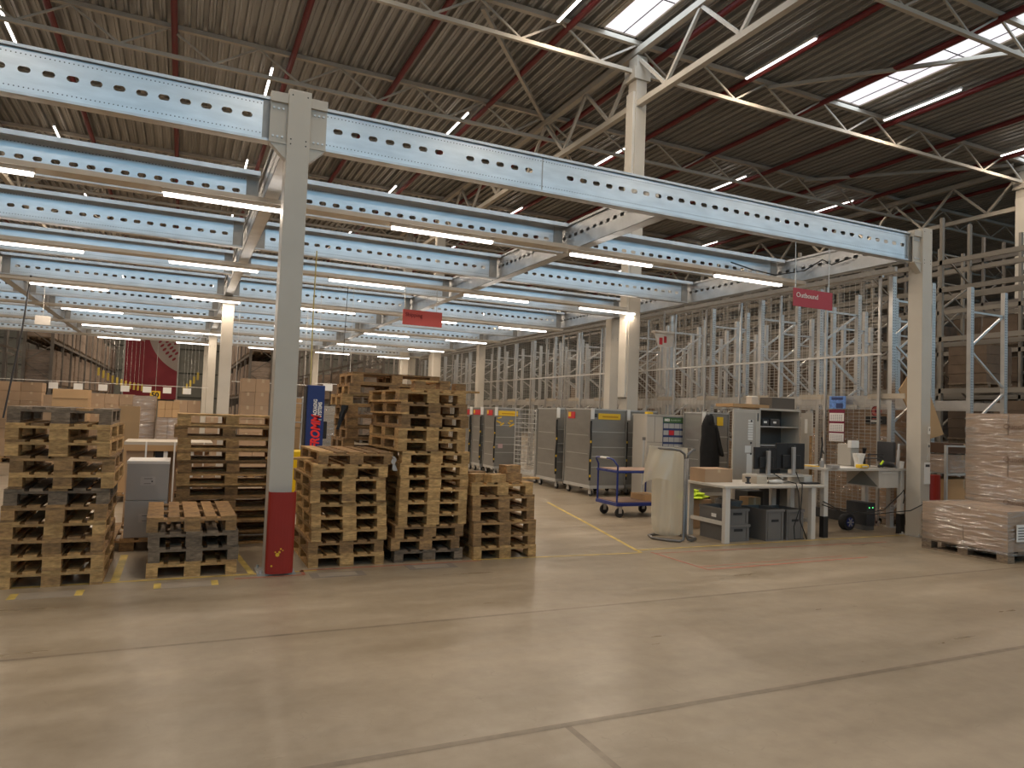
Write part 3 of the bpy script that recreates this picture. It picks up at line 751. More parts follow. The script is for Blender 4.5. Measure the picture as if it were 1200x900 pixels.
# light grey cartons on a pallet behind the left stack
pallet('pallet', 'brown pallet under the two light grey cartons', None, (-.87, 9.0, 0), 0, 'brown')
for k, (z, lab) in enumerate(((.146, 'lower light grey carton standing on the pallet right of the left stack'), (.56, 'upper light grey carton with white lid right of the left stack'))):
    o = MB().box(0, 0, 0, .425, .6, .41).build('carton', WBOX, loc=(-.51+.0*k, 9.02, z), bevel=.004); tag(o, lab, 'carton', 'two light grey cartons')
    if k: MB().box(-.004, -.004, .41, .429, .604, .44).build('lid', WHITE, o)
    q = MB().box(.14, -.002, .17, .29, -.0005, .265).build('printed_label', mat('greyish_label', (.46, .43, .4), .6), o)
    MB().box(.175, -.003, .24, .26, -.0018, .246).build('print_line', DARK, q); MB().box(.25, -.003, .205, .265, -.0018, .22).build('print_mark', DARK, q)
    MB().box(.175, -.003, .185, .245, -.0018, .19).build('print_line', DARK, q)
# strapped load behind them
t = thing('strapped_load', 'board-topped load of cartons held by white straps behind the light grey cartons', 'pallet load', (-.62, 10.6, 0))
for i, x in enumerate((0, .34, .68)): MB().box(x, 0, .15, x+(.32, .1, .32)[i]+.0, .75, 1.1).build('carton', (CARD, BLACK, CARD)[i], t)
MB().box(.46, .1, .15, .66, .75, 1.1).build('carton', CARD, t)
MB().box(-.03, -.03, 1.1, 1.04, .8, 1.14).build('top_board', CARD_W, t); MB().box(-.03, -.03, 1.02, 1.04, .0, 1.1).build('front_board', CARD_O, t)
for x in (.22, .56, .92): MB().box(x, -.034, .15, x+.02, -.03, 1.142).build('strap', PAPER, t)
for x in (.44, .76): MB().box(x, -.02, .4, x+.05, -.002, 1.02).build('edge_protector', PAPER, t)
for x in (0, .45, .86): MB().box(x, 0, 0, x+.14, .75, .1).build('pallet_block', WOODS['brown'], t)
MB().box(0, 0, .1, 1.0, .75, .15).build('pallet_deck', WOODS['brown'], t)
# background loads seen over and between the pallet stacks
carton_stack('brown stack at the left frame edge', -4.25, 22, .47, .24, 2, 8, .6, .15)
carton_stack('flat stack behind the left pallets', -2.1, 15, .56, .17, 1, 10, .5, .15, m=CARD_O, tape=False)
carton_stack('wide stack behind the left pallets', -1.92, 19, .3, .24, 3, 7, .6, .15)
carton_stack('stack below the white cards', -2.75, 18.5, .38, .2, 2, 8, .6, .15)
t = thing('cardboard_bundle', 'tall bundle of flat brown cardboard sheets right of the left stack', 'cardboard bundle', (-.94, 13.5, .15))
for q in range(7): MB().box(q*.012, q*.06, 0, .32-q*.005, q*.06+.055, 1.44-R.uniform(0, .02)).build('cardboard_sheet', CARD_O if q % 2 == 0 else CARD, t)
pallet('pallet', 'pallet under the tall cardboard bundle', None, (-1.1, 13.4, 0), 0, 'brown')
wrapped_load('tall film-wrapped carton load beside the cardboard bundle', -.9, 16.4, .42, .8, .144, 1, 1, 6, .275, film=True)
carton_stack('orange cartons on the lower load', -.43, 16.15, .135, .17, 3, 2, .45, .144+4*.305+.004, m=CARD_O, pal=False, tape=False, jit=.003)
wrapped_load('lower film-wrapped load under the orange cartons', -.44, 16.1, .42, .7, .144, 2, 1, 4, .305)
carton_stack('stack left of the pale columns', -.16, 19.3, .3, .32, 2, 5, .6, .15, m=CARD)
carton_stack('stack right of the pale column', 1.2, 17, .3, .305, 2, 7, .6, .15)
carton_stack('flat stack behind the red-footed column', 1.84, 14, .24, .19, 1, 9, .5, .15, m=CARD_O, tape=False)
wrapped_load('pale grey wrapped stack between the blue machine and the rear brown stack', 2.38, 13.5, .46, .6, .144, 1, 1, 9, .175, m=CARD_W)
carton_stack('small pile beside the pale column', .45, 15, .22, .32, 1, 4, .5, .15)

# wheeled wire cart behind the red-footed column
t = thing('wire_cart', 'silver wire cart behind the grey red-footed column', 'cart', (1.72, 13.25, 0))
for x in (0, .34):
    for y in (0, .5): MB().tube([(x, y, .1), (x, y, 1.88)], .014, 6).build('cart_post', CAGE_E, t)
for z in (.2, .8, 1.4, 1.75, 1.85):
    MB().tube([(0, 0, z), (.34, 0, z), (.34, .5, z), (0, .5, z)], .01, 6, close=True).build('cart_rail', CAGE_E, t)
for x in (0, .34):
    for y in (0, .5): MB().cyl((x-.012, y, .06), (x+.012, y, .06), .06).build('wheel', RUB, t)
# blue stretch-wrapping machine
t = thing('wrapping_machine', 'tall blue pallet wrapping machine column with red and white lettering', 'wrapping machine', (1.93, 12.4, 0))
MB().box(0, 0, .1, .29, .3, 2.06).build('mast', BLUE, t, bevel=.012)
MB().box(-.02, .02, .1, 0, .28, 2.04).build('mast_side', BLACK, t)
text('FROMM', .205, mat('bright_red_lettering', (.75, .03, .03), .5), t, (.225, -.004, .98), (pi/2, -pi/2, 0), bold=.008, shear=.2, sx=.8)
text('PACKAGING', .085, PAPER, t, (.165, -.004, 1.52), (pi/2, -pi/2, 0), bold=.003, sx=.62)
text('SYSTEMS', .085, PAPER, t, (.245, -.004, 1.52), (pi/2, -pi/2, 0), bold=.003, sx=.78)
MB().box(.1, -.004, 1.47, .25, -.001, 1.478).build('print_line', PAPER, t)
MB().box(.29, .05, 1.15, .36, .25, 1.45).build('film_carriage', BLACK, t, bevel=.01)
MB().box(-.1, -.05, 0, .45, .6, .1).build('base', BLUE, t, bevel=.01)
t = thing('yellow_machine', 'yellow machine cabinet half hidden behind the red-footed column', 'machine', (1.4, 11.6, 0))
MB().box(0, 0, .33, .42, .5, .98).build('housing', YELP, t, bevel=.012); MB().box(.02, .02, .08, .4, .48, .33).build('pedestal', WHITE, t); MB().box(0, 0, 0, .42, .5, .08).build('foot', BLUE, t)
MB().tube([(.36, -.01, .5), (.36, -.04, .55), (.36, -.04, .8), (.36, -.01, .85)], .008, 6).build('handle', TUBE, t)
# air hose and hanging cords
def hang(name, lab, pts, rad, m, cat):
    o = MB().tube(pts, rad, 6).build(name, m); tag(o, lab, cat); return o
hang('air_hose', 'yellowish air hose hanging down to the blue wrapping machine', [(1.98, 12.5, 4.38), (1.97, 12.5, 3.4), (1.985, 12.5, 2.05)], .012, HOSE, 'hose')
hang('hanging_cable', 'thin dark cable hanging left of the air hose behind the column', [(1.45, 13.02, 4.384), (1.45, 13.02, 2.2)], .006, DARK, 'cable')
hang('hanging_cable', 'thin dark cable hanging between platform and rear pallets', [(3.2, 15.72, 4.383), (3.16, 15.72, 2.6)], .007, DARK, 'cable')
hang('hanging_cable', 'dark cable hanging at the left frame edge below the platform', [(-3.2, 18.9, 4.4), (-3.3, 18.95, 3.2), (-3.55, 19, 1.2)], .02, DARK, 'cable')
q_ = MB().box(-3.08, 18.94, 3.32, -2.78, 18.96, 3.52).build('hanging_card', WHITE); MB().tube([(-2.93, 18.95, 3.52), (-2.93, 18.95, 4.38)], .004, 4).build('cord', PAPER, q_)
o = tag(q_, 'pale card hanging under the platform at the left frame edge', 'card')

# line of white cards on a wire and rows of yellow flags
y0 = 25.1
w_ = thing('card_line', 'thin wire of white location cards across the background cartons', 'card line', (0, y0, 0))
MB().tube([(-5.2, 0, 2.2), (.75, 0, 2.2)], .008, 5).build('wire', PAPER, w_)
for x in (-5.1, .7): MB().tube([(x, 0, 2.2), (x, 0, 4.38)], .004, 4).build('hanger_cord', PAPER, w_)
for x in (-3.5, -2.86, -2.21, -1.61, -1.0, -.43, .14): MB().box(x-.12, -.01, 1.97, x+.12, 0, 2.16).build('location_card', PAPER, w_)
w_ = thing('card_line', 'wire with white cards right of the pale columns', 'card line', (1.2, 18.95, 0))
MB().tube([(-.1, 0, 2.26), (1.7, 0, 2.26)], .008, 5).build('wire', PAPER, w_)
for x in (0, 1.65): MB().tube([(x, 0, 2.26), (x, 0, 4.38)], .004, 4).build('hanger_cord', PAPER, w_)
for x in (.42, 1.0): MB().box(x-.1, -.01, 2.1, x+.1, 0, 2.26).build('location_card', PAPER, w_)
w_ = thing('card_line', 'wire with one white card right of the blue machine', 'card line', (2.8, 15.8, 0))
MB().tube([(-.2, 0, 2.21), (.6, 0, 2.21)], .008, 5).build('wire', PAPER, w_)
for x in (-.15, .55): MB().tube([(x, 0, 2.21), (x, 0, 4.38)], .004, 4).build('hanger_cord', PAPER, w_)
MB().box(-.02, -.01, 2.06, .18, 0, 2.2).build('location_card', PAPER, w_)
FLAG = mat('yellow_flag_cloth', (.5, .38, .07), .7)
fi = 0
for row, (x0, ya, yb, za, zb, n) in enumerate(((-2.95, 31.5, 35, 2.93, 2.45, 11), (.55, 31.6, 34.9, 2.95, 2.4, 5))):
    for i in range(n):
        q = i/(n-1); x = x0+(1.35 if row == 0 else -.5)*q; y = ya+(yb-ya)*q; z = za+(zb-za)*q - (.12*math.sin(pi*q) if row == 0 else 0)
        a_ = R.uniform(-.4, .4)
        mb = MB(); mb.box(-.04, -.004, -.3, .04, .004, 0)
        o = mb.build('hanging_flag', FLAG, loc=(x, y, z), rz=a_)
        tag(o, 'narrow yellow flag, %s in the %s row' % ((NTH[i] if i < 16 else ''), 'long left' if row == 0 else 'short right'), 'flag', 'yellow flags hanging in the background')
        MB().tube([(0, 0, 0), (0, 0, 4.375-z)], .003, 4).build('cord', PAPER, o)
    tag(MB().bar((x0, ya-.2, 4.362), (x, yb+.1, 4.362), .036, .03).build('cord_rail', GALV_D), 'thin rail under the platform carrying the %s row of yellow flags' % ('long left' if row == 0 else 'short right'), 'rail')

# ================================================================== FAR RACKS AND BANNER
def upr(mb, x, y, h, s=.1):  # perforated upright: C section with slots left to the material
    mb.box(x-s/2, y-s*.35, 0, x+s/2, y+s*.35, h)
def rack_row(name, lab, x0, depth, y0, bay, n, h, levels, m, beam_m=None, braces=True, group=None, s=.1, beam_h=.11, back=True, holes=0):
    t = thing(name, lab, 'rack', (x0, y0, 0), 0, group)
    for k in range(n):
        y = k*bay
        for x in (0, depth):
            a = MB(); a.box(x-s/2, y-s*.4, .012, x+s/2, y+s*.4, h); a.box(x-s*.8, y-s*.7, 0, x+s*.8, y+s*.7, .012); uo = a.build('upright', m, t)
            if k < holes:
                hm = MB(); z = .2
                while z < h-.1:
                    for dx in (-.022, .022): hm.box(x+dx-.006, y-s*.4-.001, z, x+dx+.006, y-s*.4, z+.022)
                    z += .05
                tag(hm.build('slot_holes', BLACK, uo), kind='stuff')
        if braces:
            z = .3; up = True; br = MB()
            while z+.9 < h:
                xa, xb = (s/2, depth-s/2) if up else (depth-s/2, s/2)
                br.bar((xa, y, z), (xb, y, z+.62), .035); z += .75; up = not up
            br.bar((s/2, y, z-.13), (depth-s/2, y, z-.13), .035)
            br.build('frame_bracing', m, t)
    for z in levels:
        for x in ((0, depth) if back else (0,)):
            sg = -1 if x == 0 else 1
            MB().box(x-.025+sg*.02, 0, z-beam_h, x+.025+sg*.02, (n-1)*bay, z).build('beam', beam_m or m, t)
    return t
LAD = None
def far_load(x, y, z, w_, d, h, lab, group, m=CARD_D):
    t = thing('wrapped_load', lab, 'pallet load', (x, y, z), 0, group)
    n = max(1, round(h/.3))
    mb = MB()
    for k in range(n):
        e = R.uniform(0, .02); mb.box(e, e, .14+k*(h-.14)/n, w_-e, d-e, .14+(k+1)*(h-.14)/n-.006)
    mb.build('carton_layers', m, t)
    mb = MB(); mb.box(0, 0, .1, w_, d, .14); mb.box(.05, 0, 0, .15, d, .1); mb.box(w_/2-.05, 0, 0, w_/2+.05, d, .1); mb.box(w_-.15, 0, 0, w_-.05, d, .1)
    mb.build('pallet', WOODS['grey'], t)
    return t
FR = 'tall racks in the far left background'
LV = (2.2, 4.2, 6.2, 8.2)
for x0, lab in ((-6.2, 'tall rack left of the dark red banner, nearer the aisle'), (2.9, 'tall rack right of the dark red banner, nearer the aisle'), (-9.0, 'tall rack left of the dark red banner, farther from the aisle'), (4.15, 'tall rack right of the dark red banner, back to back with the nearer one'), (8.4, 'tall rack in the far middle background')):
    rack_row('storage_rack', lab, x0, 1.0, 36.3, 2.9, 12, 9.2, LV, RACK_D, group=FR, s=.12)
proto = {}
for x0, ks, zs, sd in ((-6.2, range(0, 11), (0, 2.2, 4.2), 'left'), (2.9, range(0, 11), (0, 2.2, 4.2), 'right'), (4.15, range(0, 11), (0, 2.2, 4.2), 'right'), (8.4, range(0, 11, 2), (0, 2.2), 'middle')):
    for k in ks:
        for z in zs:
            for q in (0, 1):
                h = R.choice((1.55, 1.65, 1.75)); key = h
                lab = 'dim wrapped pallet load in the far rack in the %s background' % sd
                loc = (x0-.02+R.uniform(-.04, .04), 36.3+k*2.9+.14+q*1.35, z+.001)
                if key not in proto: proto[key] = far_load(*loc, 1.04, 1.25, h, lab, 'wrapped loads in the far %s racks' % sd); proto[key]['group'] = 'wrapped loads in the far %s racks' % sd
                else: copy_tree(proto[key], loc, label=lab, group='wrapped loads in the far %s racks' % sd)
# banner with round dotted print on the far wall
bx0, bx1, bz0, bz1 = -4.75, -.5, 2.0, 7.6
t = thing('wall_banner', 'large dark red banner with a dotted grey arc on the far wall', 'banner', (0, 71.8, 0))
MB().box(bx0, -.05, bz0, bx1, 0, bz1).build('banner_cloth', BAN, t)
cx, cz, rr = bx1+1.75, bz1+.9, 4.3
mb = MB(); poly = []
for i in range(40):
    a = pi/2+pi*i/39*1.0
    x_, z_ = cx+rr*math.cos(a), cz+rr*math.sin(a+0)
arc = [(cx+rr*math.cos(pi+.5*pi*i/48), cz+rr*math.sin(pi+.5*pi*i/48)) for i in range(49)]
arc = [(x_, z_) for x_, z_ in arc if x_ <= bx1 and z_ <= bz1]
poly = [(arc[0][0], bz1)]+arc+[(bx1, arc[-1][1]), (bx1, bz1)]
mb.v = [(x_, -.055, z_) for x_, z_ in poly]; mb.f = [tuple(range(len(poly)))]; mb.m = [0]
mb.build('printed_arc', BANG, t)
for k, rad in enumerate((3.5, 2.95, 2.4)):
    for i in range(14):
        a = pi+.5*pi*(i+.35+.5*(k % 2))/14; x_, z_ = cx+rad*math.cos(a), cz+rad*math.sin(a)
        if x_ > bx1-.08 or z_ > bz1-.1: continue
        el = []; a2 = .75
        for j in range(14):
            tt = 2*pi*j/14; ex, ez = .2*math.cos(tt), .1*math.sin(tt); el.append((x_+ex*math.cos(a2)-ez*math.sin(a2), -.06, z_+ex*math.sin(a2)+ez*math.cos(a2)))
        m_ = MB(); m_.v = el; m_.f = [tuple(range(14))]; m_.m = [0]; m_.build('printed_seed', BAN, t)
MB().box(bx0-.12, -.07, bz0-.3, bx0, .0, bz1+.2).build('banner_rail', GALV_D, t); MB().box(bx1, -.07, -0.0, bx1+.12, .0, bz1+.2).build('banner_rail', GALV_D, t)
t = thing('aisle_sign', 'small yellow aisle number sign hanging behind the orange cartons', 'sign', (-1.05, 34.6, 2.0))
MB().box(-.2, 0, -.17, .2, .02, .17).build('sign_board', YEL, t); text('50', .3, BLACK, t, (-.16, -.004, -.1), FACE_Y, bold=.012)
MB().tube([(0, .01, .17), (0, .01, 2.385)], .01, 5).build('sign_rod', GALV_D, t)

# ================================================================== RIGHT SIDE: RACKS AND MESH FENCE
KY, KB, KN = 8.4, 1.54, 18
KG = 'low steel racks behind the mesh fence'
rack_row('storage_rack', 'bright steel rack right behind the mesh fence, first row', 11.12, 1.04, KY, KB, KN, 4.33, (2.26,), RACK, group=KG, s=.095, beam_h=.16, holes=4)
rack_row('storage_rack', 'bright steel rack behind the mesh fence, second row from the fence', 13.25, 1.02, KY, KB, 12, 4.38, (2.26,), RACK, group=KG, s=.095, beam_h=.16, holes=2)
rack_row('storage_rack', 'bright steel rack behind the mesh fence, third row from the fence', 15.4, 1.0, KY+2*KB, KB, 9, 4.35, (2.26,), RACK, group=KG, s=.095)
TG = 'tall dark racks on the right'
TL = (1.4, 2.75, 4.05, 5.3, 6.0)
rack_row('storage_rack', 'tall rack on the right behind the low bright racks, first row', 17.3, 1.1, 9.4, 2.3, 9, 7.1, TL, mat('shade_mid_rack_steel', (.25, .225, .19), .5, .25), group=TG, s=.09, beam_h=.12)  # shade of the unlit rack area is put into this steel colour
rack_row('storage_rack', 'tall rack on the right behind the low bright racks, second row', 20.6, 1.1, 9.4, 2.3, 10, 7.2, TL, mat('shade_mid_rack_steel', (.25, .225, .19)), group=TG, s=.09, beam_h=.12)
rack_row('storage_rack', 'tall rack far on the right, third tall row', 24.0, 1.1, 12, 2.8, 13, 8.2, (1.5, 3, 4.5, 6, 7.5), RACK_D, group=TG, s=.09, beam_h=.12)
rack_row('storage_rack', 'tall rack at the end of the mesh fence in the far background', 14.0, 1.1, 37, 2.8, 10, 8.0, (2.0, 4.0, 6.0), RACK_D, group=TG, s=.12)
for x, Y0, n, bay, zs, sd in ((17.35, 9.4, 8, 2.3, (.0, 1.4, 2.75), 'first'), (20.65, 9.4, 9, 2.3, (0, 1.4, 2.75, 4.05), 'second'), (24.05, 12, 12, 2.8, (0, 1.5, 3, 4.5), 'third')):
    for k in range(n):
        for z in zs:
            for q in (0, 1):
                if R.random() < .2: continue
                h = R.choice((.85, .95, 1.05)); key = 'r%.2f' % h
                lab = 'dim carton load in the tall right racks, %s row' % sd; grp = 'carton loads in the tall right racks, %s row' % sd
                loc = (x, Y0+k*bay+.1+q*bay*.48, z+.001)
                if key not in proto: proto[key] = far_load(*loc, 1.0, .95, h, lab, grp, mat('shade_toned_cardboard', (.1, .068, .045), .7, noise=.2, scale=3, rnd=.35))  # cardboard colour darkened to stand for the missing light in the racks
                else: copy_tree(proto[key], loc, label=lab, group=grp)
# small hanging white lamps / yellow-white hazard light strips on the platform edge
# mesh fence
FX = 11.0
fz = thing('mesh_fence', 'wire mesh fence on thin posts between the cages and the low racks', 'fence', (FX, 8.5, 0))
for k in range(24):
    y = .05+k*1.14
    pm = MB(); pm.box(-.02, y-.02, 0, .02, y+.02, 4.36); pm.build('post', RACK, fz)
    hk = MB(); hk.prism([(y-.01, 4.3), (y+.03, 4.3), (y+.05, 4.1), (y+.0, 4.18)], 'x', -.04, -.025); hk.build('bracket', CAGE_E, fz) if k % 2 else None
MB().box(-.03, 0, 2.96, .0, 26.6, 3.0).build('middle_rail', RACK, fz)
MB().box(-.02, 0, 4.32, .02, 26.6, 4.36).build('top_rail', RACK, fz)
MB().box(-.02, 0, .05, .02, 26.6, .09).build('bottom_rail', RACK, fz)
mb = MB(); z = .15
while z < 4.3: mb.box(.017, 0, z, .023, 26.6, z+.006); z += .06
y = .1
while y < 26.5: mb.box(.023, y, .1, .029, y+.006, 4.32); y += .12
o = mb.build('wire_mesh', WIRE, fz); o['kind'] = 'stuff'
# beige flat bars stuck across the rack uprights
for k in range(0, 13):
    o = MB().box(-.012, -.36, 2.2, 0, .36, 2.29).build('cross_plate', CARD_W, loc=(FX+.055, KY+KB*k+.05, 0))
    tag(o, 'pale flat cross plate on the mesh fence, %s from the near end' % NTH[k], 'plate', 'pale cross plates on the mesh fence')
# long rail outside the platform over the fence
o = MB().box(10.9, 8.2, 4.37, 10.96, 35, 4.45).build('cable_rail', GALV_D); tag(o, 'long flat rail under the platform edge above the mesh fence', 'rail')
# wall calendar hanging on the fence
t = thing('wall_calendar', 'three-month wall calendar with blue picture hanging on the mesh fence', 'calendar', (FX-.045, 9.55, 0))
MB().box(-.004, -.36, 2.02, 0, 0, 2.25).build('picture', SKYB, t); MB().box(-.006, -.3, 2.18, -.004, -.05, 2.23).build('picture_title', NAVY, t); MB().box(-.006, -.3, 2.03, -.004, -.15, 2.12).build('picture_truck', NAVY, t)
MB().box(-.004, -.34, 1.42, 0, 0, 2.0).build('backing', MAROON, t)
for z in (1.79, 1.6, 1.42):
    q = MB().box(-.008, -.33, z, -.004, -.01, z+.15).build('month_sheet', PAPER, t)
    g = MB()
    for i in range(6):
        for k in range(5): g.box(-.0085, -.29+.045*i, z+.015+.023*k, -.008, -.265+.045*i, z+.027+.023*k)
    g.build('month_numbers', mat('light_grey_print', (.35, .3, .32), .7), q)
# pallet of cartons with a poster behind the fence
wl = wrapped_load('wrapped brown carton load behind the mesh fence under the calendar', 11.3, 8.55, .75, 1.35, .144, 1, 2, 10, .188, m=CARD)
ps = thing('poster', 'black poster with a round red emblem on the carton load behind the fence', 'poster', (11.27, 9.0, 0))
MB().box(-.006, -.4, 1.76, 0, .02, 1.9).build('black_panel', BLACK, ps)
mb = MB(); mb.cyl((-.006, -.19, 1.99), (0, -.19, 1.99), .1, 20); dk = mb.build('red_disc', mat('coral_print', (.55, .12, .1), .6), ps)
mb = MB(); mb.tube([(-.008, -.19+.085*math.cos(2*pi*i/20), 1.99+.085*math.sin(2*pi*i/20)) for i in range(20)], .008, 5, close=True); mb.build('emblem_ring', MAROON, dk)
mb = MB(); mb.box(-.009, -.21, 1.95, -.006, -.17, 2.03); mb.build('emblem_mark', MAROON, dk)
MB().box(-.008, -.28, 1.8, -.006, -.08, 1.825).build('print_line', PAPER, ps); MB().box(-.008, -.24, 1.85, -.006, -.12, 1.86).build('print_line', mat('coral_print', (.55, .12, .1)), ps)
wrapped_load('brown carton load behind the mesh fence left of the calendar', 11.3, 10.1, .75, 1.2, .144, 1, 2, 8, .19, m=CARD)
for i, (y, n) in enumerate(((11.7, 5), (13.1, 6), (14.6, 4))):
    wrapped_load('carton load low in the fenced rack, %s bay past the calendar' % NTH[i+1], 11.3, y, .75, 1.1, .144, 1, 2, n, .19, m=CARD, film=False)
o = MB().box(0, 0, .0, .06, 2.0, .17).build('rack_guard', DARK, loc=(10.86, 8.7, .005)); tag(o, 'dark low guard rail along the foot of the fence', 'guard rail')
MB().box(-.005, -.12, .0, .065, 0, .17).build('end_cap', mat('orange_end_cap', (.6, .13, .02), .5), o)
# big cardboard sheet leaning behind the right column
o = MB().prism([(0, 2.35), (.33, 2.75), (.5, 2.8), (1.1, 1.62), (.62, 1.5)], 'y', 0, .02).build('cardboard_sheet', CARD_O, loc=(10.72, 7.98, 0))
o.rotation_euler = (0, 0, -.05); o.location = (11.1, 8.24, .0)
tag(o, 'large brown cardboard sheet leaning behind the right column', 'cardboard')
o = MB().box(0, 0, 1.22, .75, .5, 1.95).build('carton', mat('dark_brown_carton', (.09, .05, .03), .8)); o.location = (11.32, 8.0, .26); tag(o, 'dark brown carton in the rack just left of the right column', 'carton')
o.location = (11.2, 8.5, .0); bpy.data.objects.remove(o)
# red guard behind the column, and loads in the near bays
gd = thing('column_guard', 'red plastic guard standing directly right of the right column', 'guard', (11.0, 7.56, 0))
g = MB(); ring = [(.14*math.cos(a), .1*math.sin(a)) for a in [pi+pi*i/10 for i in range(11)]]+[(.14, .06), (-.14, .06)]
g.loft([[(a, b_, .0) for a, b_ in ring], [(a, b_, .97) for a, b_ in ring]]); g.build('guard_shell', RED, gd, smooth=False)
t = thing('steel_rack_cart', 'silver framed cart of boxes between the right column and the wrapped cartons', 'cart', (11.42, 7.62, 0))
for x in (0, 1.25):
    for y in (0, .6): MB().box(x-.02, y-.02, .0, x+.02, y+.02, 1.45).build('cart_post', CAGE_E, t)
for z in (.3, .95, 1.42):
    for y in (0, .6): MB().box(0, y-.015, z, 1.25, y+.015, z+.03).build('cart_rail', CAGE_E, t)
    MB().box(0, 0, z+.03, 1.25, .6, z+.036).build('cart_shelf', GALV_D, t) if z < 1.4 else None
o = carton('brown carton with tape on the lower shelf of the silver cart', None, 11.5, 7.66, .34, .9, .5, .55, CARD_O)
o = carton('shiny film-wrapped carton on the upper shelf of the silver cart', None, 11.5, 7.66, .99, .8, .5, .3, CARD_P)
film_shell(0, 0, .0, .8, .5, .3, o); o['category'] = 'carton'
o = carton('dark brown carton standing on top of the wrapped one in the silver cart', None, 11.62, 7.7, 1.31, .8, .45, .17, mat('dark_brown_carton', (.2, .11, .06), .8))

# ================================================================== ROLL CAGES
def cage(label, x, y, w_=.82, d=1.02, h=1.86, panels=True, ylab=None, rlab=None, rz=0, tape=True):
    t = thing('roll_cage', label, 'roll cage', (x, y, 0), rz, 'grey roll cages')
    MB().box(0, 0, .17, w_, d, .24).build('base_frame', CAGE_E, t, bevel=.005)
    for ax in (.09, w_-.09):
        for ay in (.1, d-.1):
            q = MB(); q.box(ax-.03, ay-.03, .1, ax+.03, ay+.03, .17); q.box(ax-.033, ay-.05, .05, ax-.022, ay+.05, .12); q.box(ax+.022, ay-.05, .05, ax+.033, ay+.05, .12)
            c = q.build('caster', GALV_D, t); MB().cyl((ax-.02, ay, .065), (ax+.02, ay, .065), .063, 16).build('wheel', RUB, c)
    if panels:
        for (x0, y0, x1, y1, nm) in ((.02, 0, w_-.02, .02, 'front_panel'), (.02, d-.02, w_-.02, d, 'back_panel'), (0, .02, .02, d-.02, 'side_panel'), (w_-.02, .02, w_, d-.02, 'side_panel')):
            P_ = MB().box(x0, y0, .24, x1, y1, h).build(nm, CAGE, t, bevel=.006)
            if nm == 'front_panel':
                for z in (.62, .85, 1.05, 1.38): MB().box(x0, -.012, z, x1, 0, z+.018).build('crease_bar', CAGE_E, P_)
            if nm == 'side_panel' and x0 == 0:
                for z in (.55, .9, 1.3): MB().box(-.006, .12, z, 0, d-.1, z+.012).build('crease_bar', CAGE_E, P_)
        for ax in (0, w_):
            for ay in (0, d): MB().box(ax-.016, ay-.016, .24, ax+.016, ay+.016, h+.02).build('corner_post', CAGE, t)
        MB().box(-.01, -.012, h, w_+.01, .03, h+.03).build('top_edge', CAGE_E, t); MB().box(-.012, 0, h, .03, d, h+.03).build('top_edge', CAGE_E, t)
        MB().tube([(-.02, -.02, .35), (-.03, -.03, .8), (-.012, -.025, 1.1), (-.03, -.03, 1.45), (-.02, -.02, 1.62)], .022, 6).build('rubber_seal', RUB, t)
        for z in (.42, .75, 1.15): MB().box(-.05, -.055, z, -.015, -.045, z+.05).build('yellow_tab', YEL, t)
        if tape: MB().box(-.035, -.03, h-.2, .05, -.018, h+.035).build('white_tape', PAPER, t)
    else:
        for (ax, ay) in ((0, 0), (w_, 0), (0, d), (w_, d)): MB().tube([(ax, ay, .24), (ax, ay, h)], .014, 6).build('corner_post', CAGE_E, t)
        for (a, b_, nm) in (((0, 0), (w_, 0), 'front_grid'), ((0, 0), (0, d), 'side_grid'), ((w_, 0), (w_, d), 'side_grid'), ((0, d), (w_, d), 'back_grid')):
            q = MB()
            for k in range(14): z = .3+k*(h-.32)/13; q.tube([(a[0], a[1], z), (b_[0], b_[1], z)], .006, 5)
            for k in range(1, 6): q.tube([(a[0]+(b_[0]-a[0])*k/6, a[1]+(b_[1]-a[1])*k/6, .26), (a[0]+(b_[0]-a[0])*k/6, a[1]+(b_[1]-a[1])*k/6, h)], .005, 5)
            q.build(nm, CAGE_E, t)
        MB().box(.45*w_, -.01, .35, .8*w_, -.002, .47).build('red_label', REDL, t)
    if ylab:
        a, b_, z0, z1 = ylab; L_ = MB().box(a, -.018, z0, b_, -.012, z1).build('yellow_label', YEL, t)
        MB().box(a+.1, -.0195, z0+.045, b_-.06, -.0178, z0+.075).build('print_line', mat('amber_print', (.5, .25, .01), .6), L_)
    if rlab: 
        L_ = MB().box(-.012, rlab[0], h-.2, -.006, rlab[1], h-.05).build('red_label', REDL, t)
        MB().box(-.014, rlab[1]-.12, h-.16, -.011, rlab[1]-.01, h-.06).build('yellow_label', YEL, L_)
    return t
c1_ = cage('nearest grey roll cage with long yellow label behind the blue trolley', 8.0, 13.15, .88, 1.15, ylab=(.16, .72, 1.66, 1.79), rlab=(.7, 1.0))
MB().box(.06, -.014, 1.7, .13, -.01, 1.78).build('code_label', DARK, c1_)
cage('grey roll cage second in the row, right behind the nearest one', 8.0, 14.68, .85, 1.02)
cage('open wire roll cage between the grey panelled ones', 8.08, 15.95, .8, 1.2, panels=False)
c3 = cage('grey roll cage with yellow label and yellow stickers beside the wire cage', 8.0, 18.3, .8, .8, ylab=(.08, .68, 1.66, 1.8), rlab=(.2, .6))
for (a, z, w1, an) in ((.12, 1.6, .12, .3), (.1, 1.48, .16, -.4), (.2, 1.42, .14, .6), (.48, 1.52, .1, .1), (.5, 1.4, .16, .5), (.42, 1.45, .08, -.5)):
    MB().box(-w1/2, -.016, -.018, w1/2, -.012, .018).build('yellow_sticker', YEL, c3, loc=(a, 0, z)).rotation_euler = (0, -an, 0)
MB().box(.1, -.016, .75, .24, -.012, .87).build('white_sticker', mat('pinkish_sticker', (.6, .42, .42), .6), c3)
cage('grey roll cage with red label, second from the left end of the row', 7.98, 19.3, .8, .65, rlab=(.05, .6))
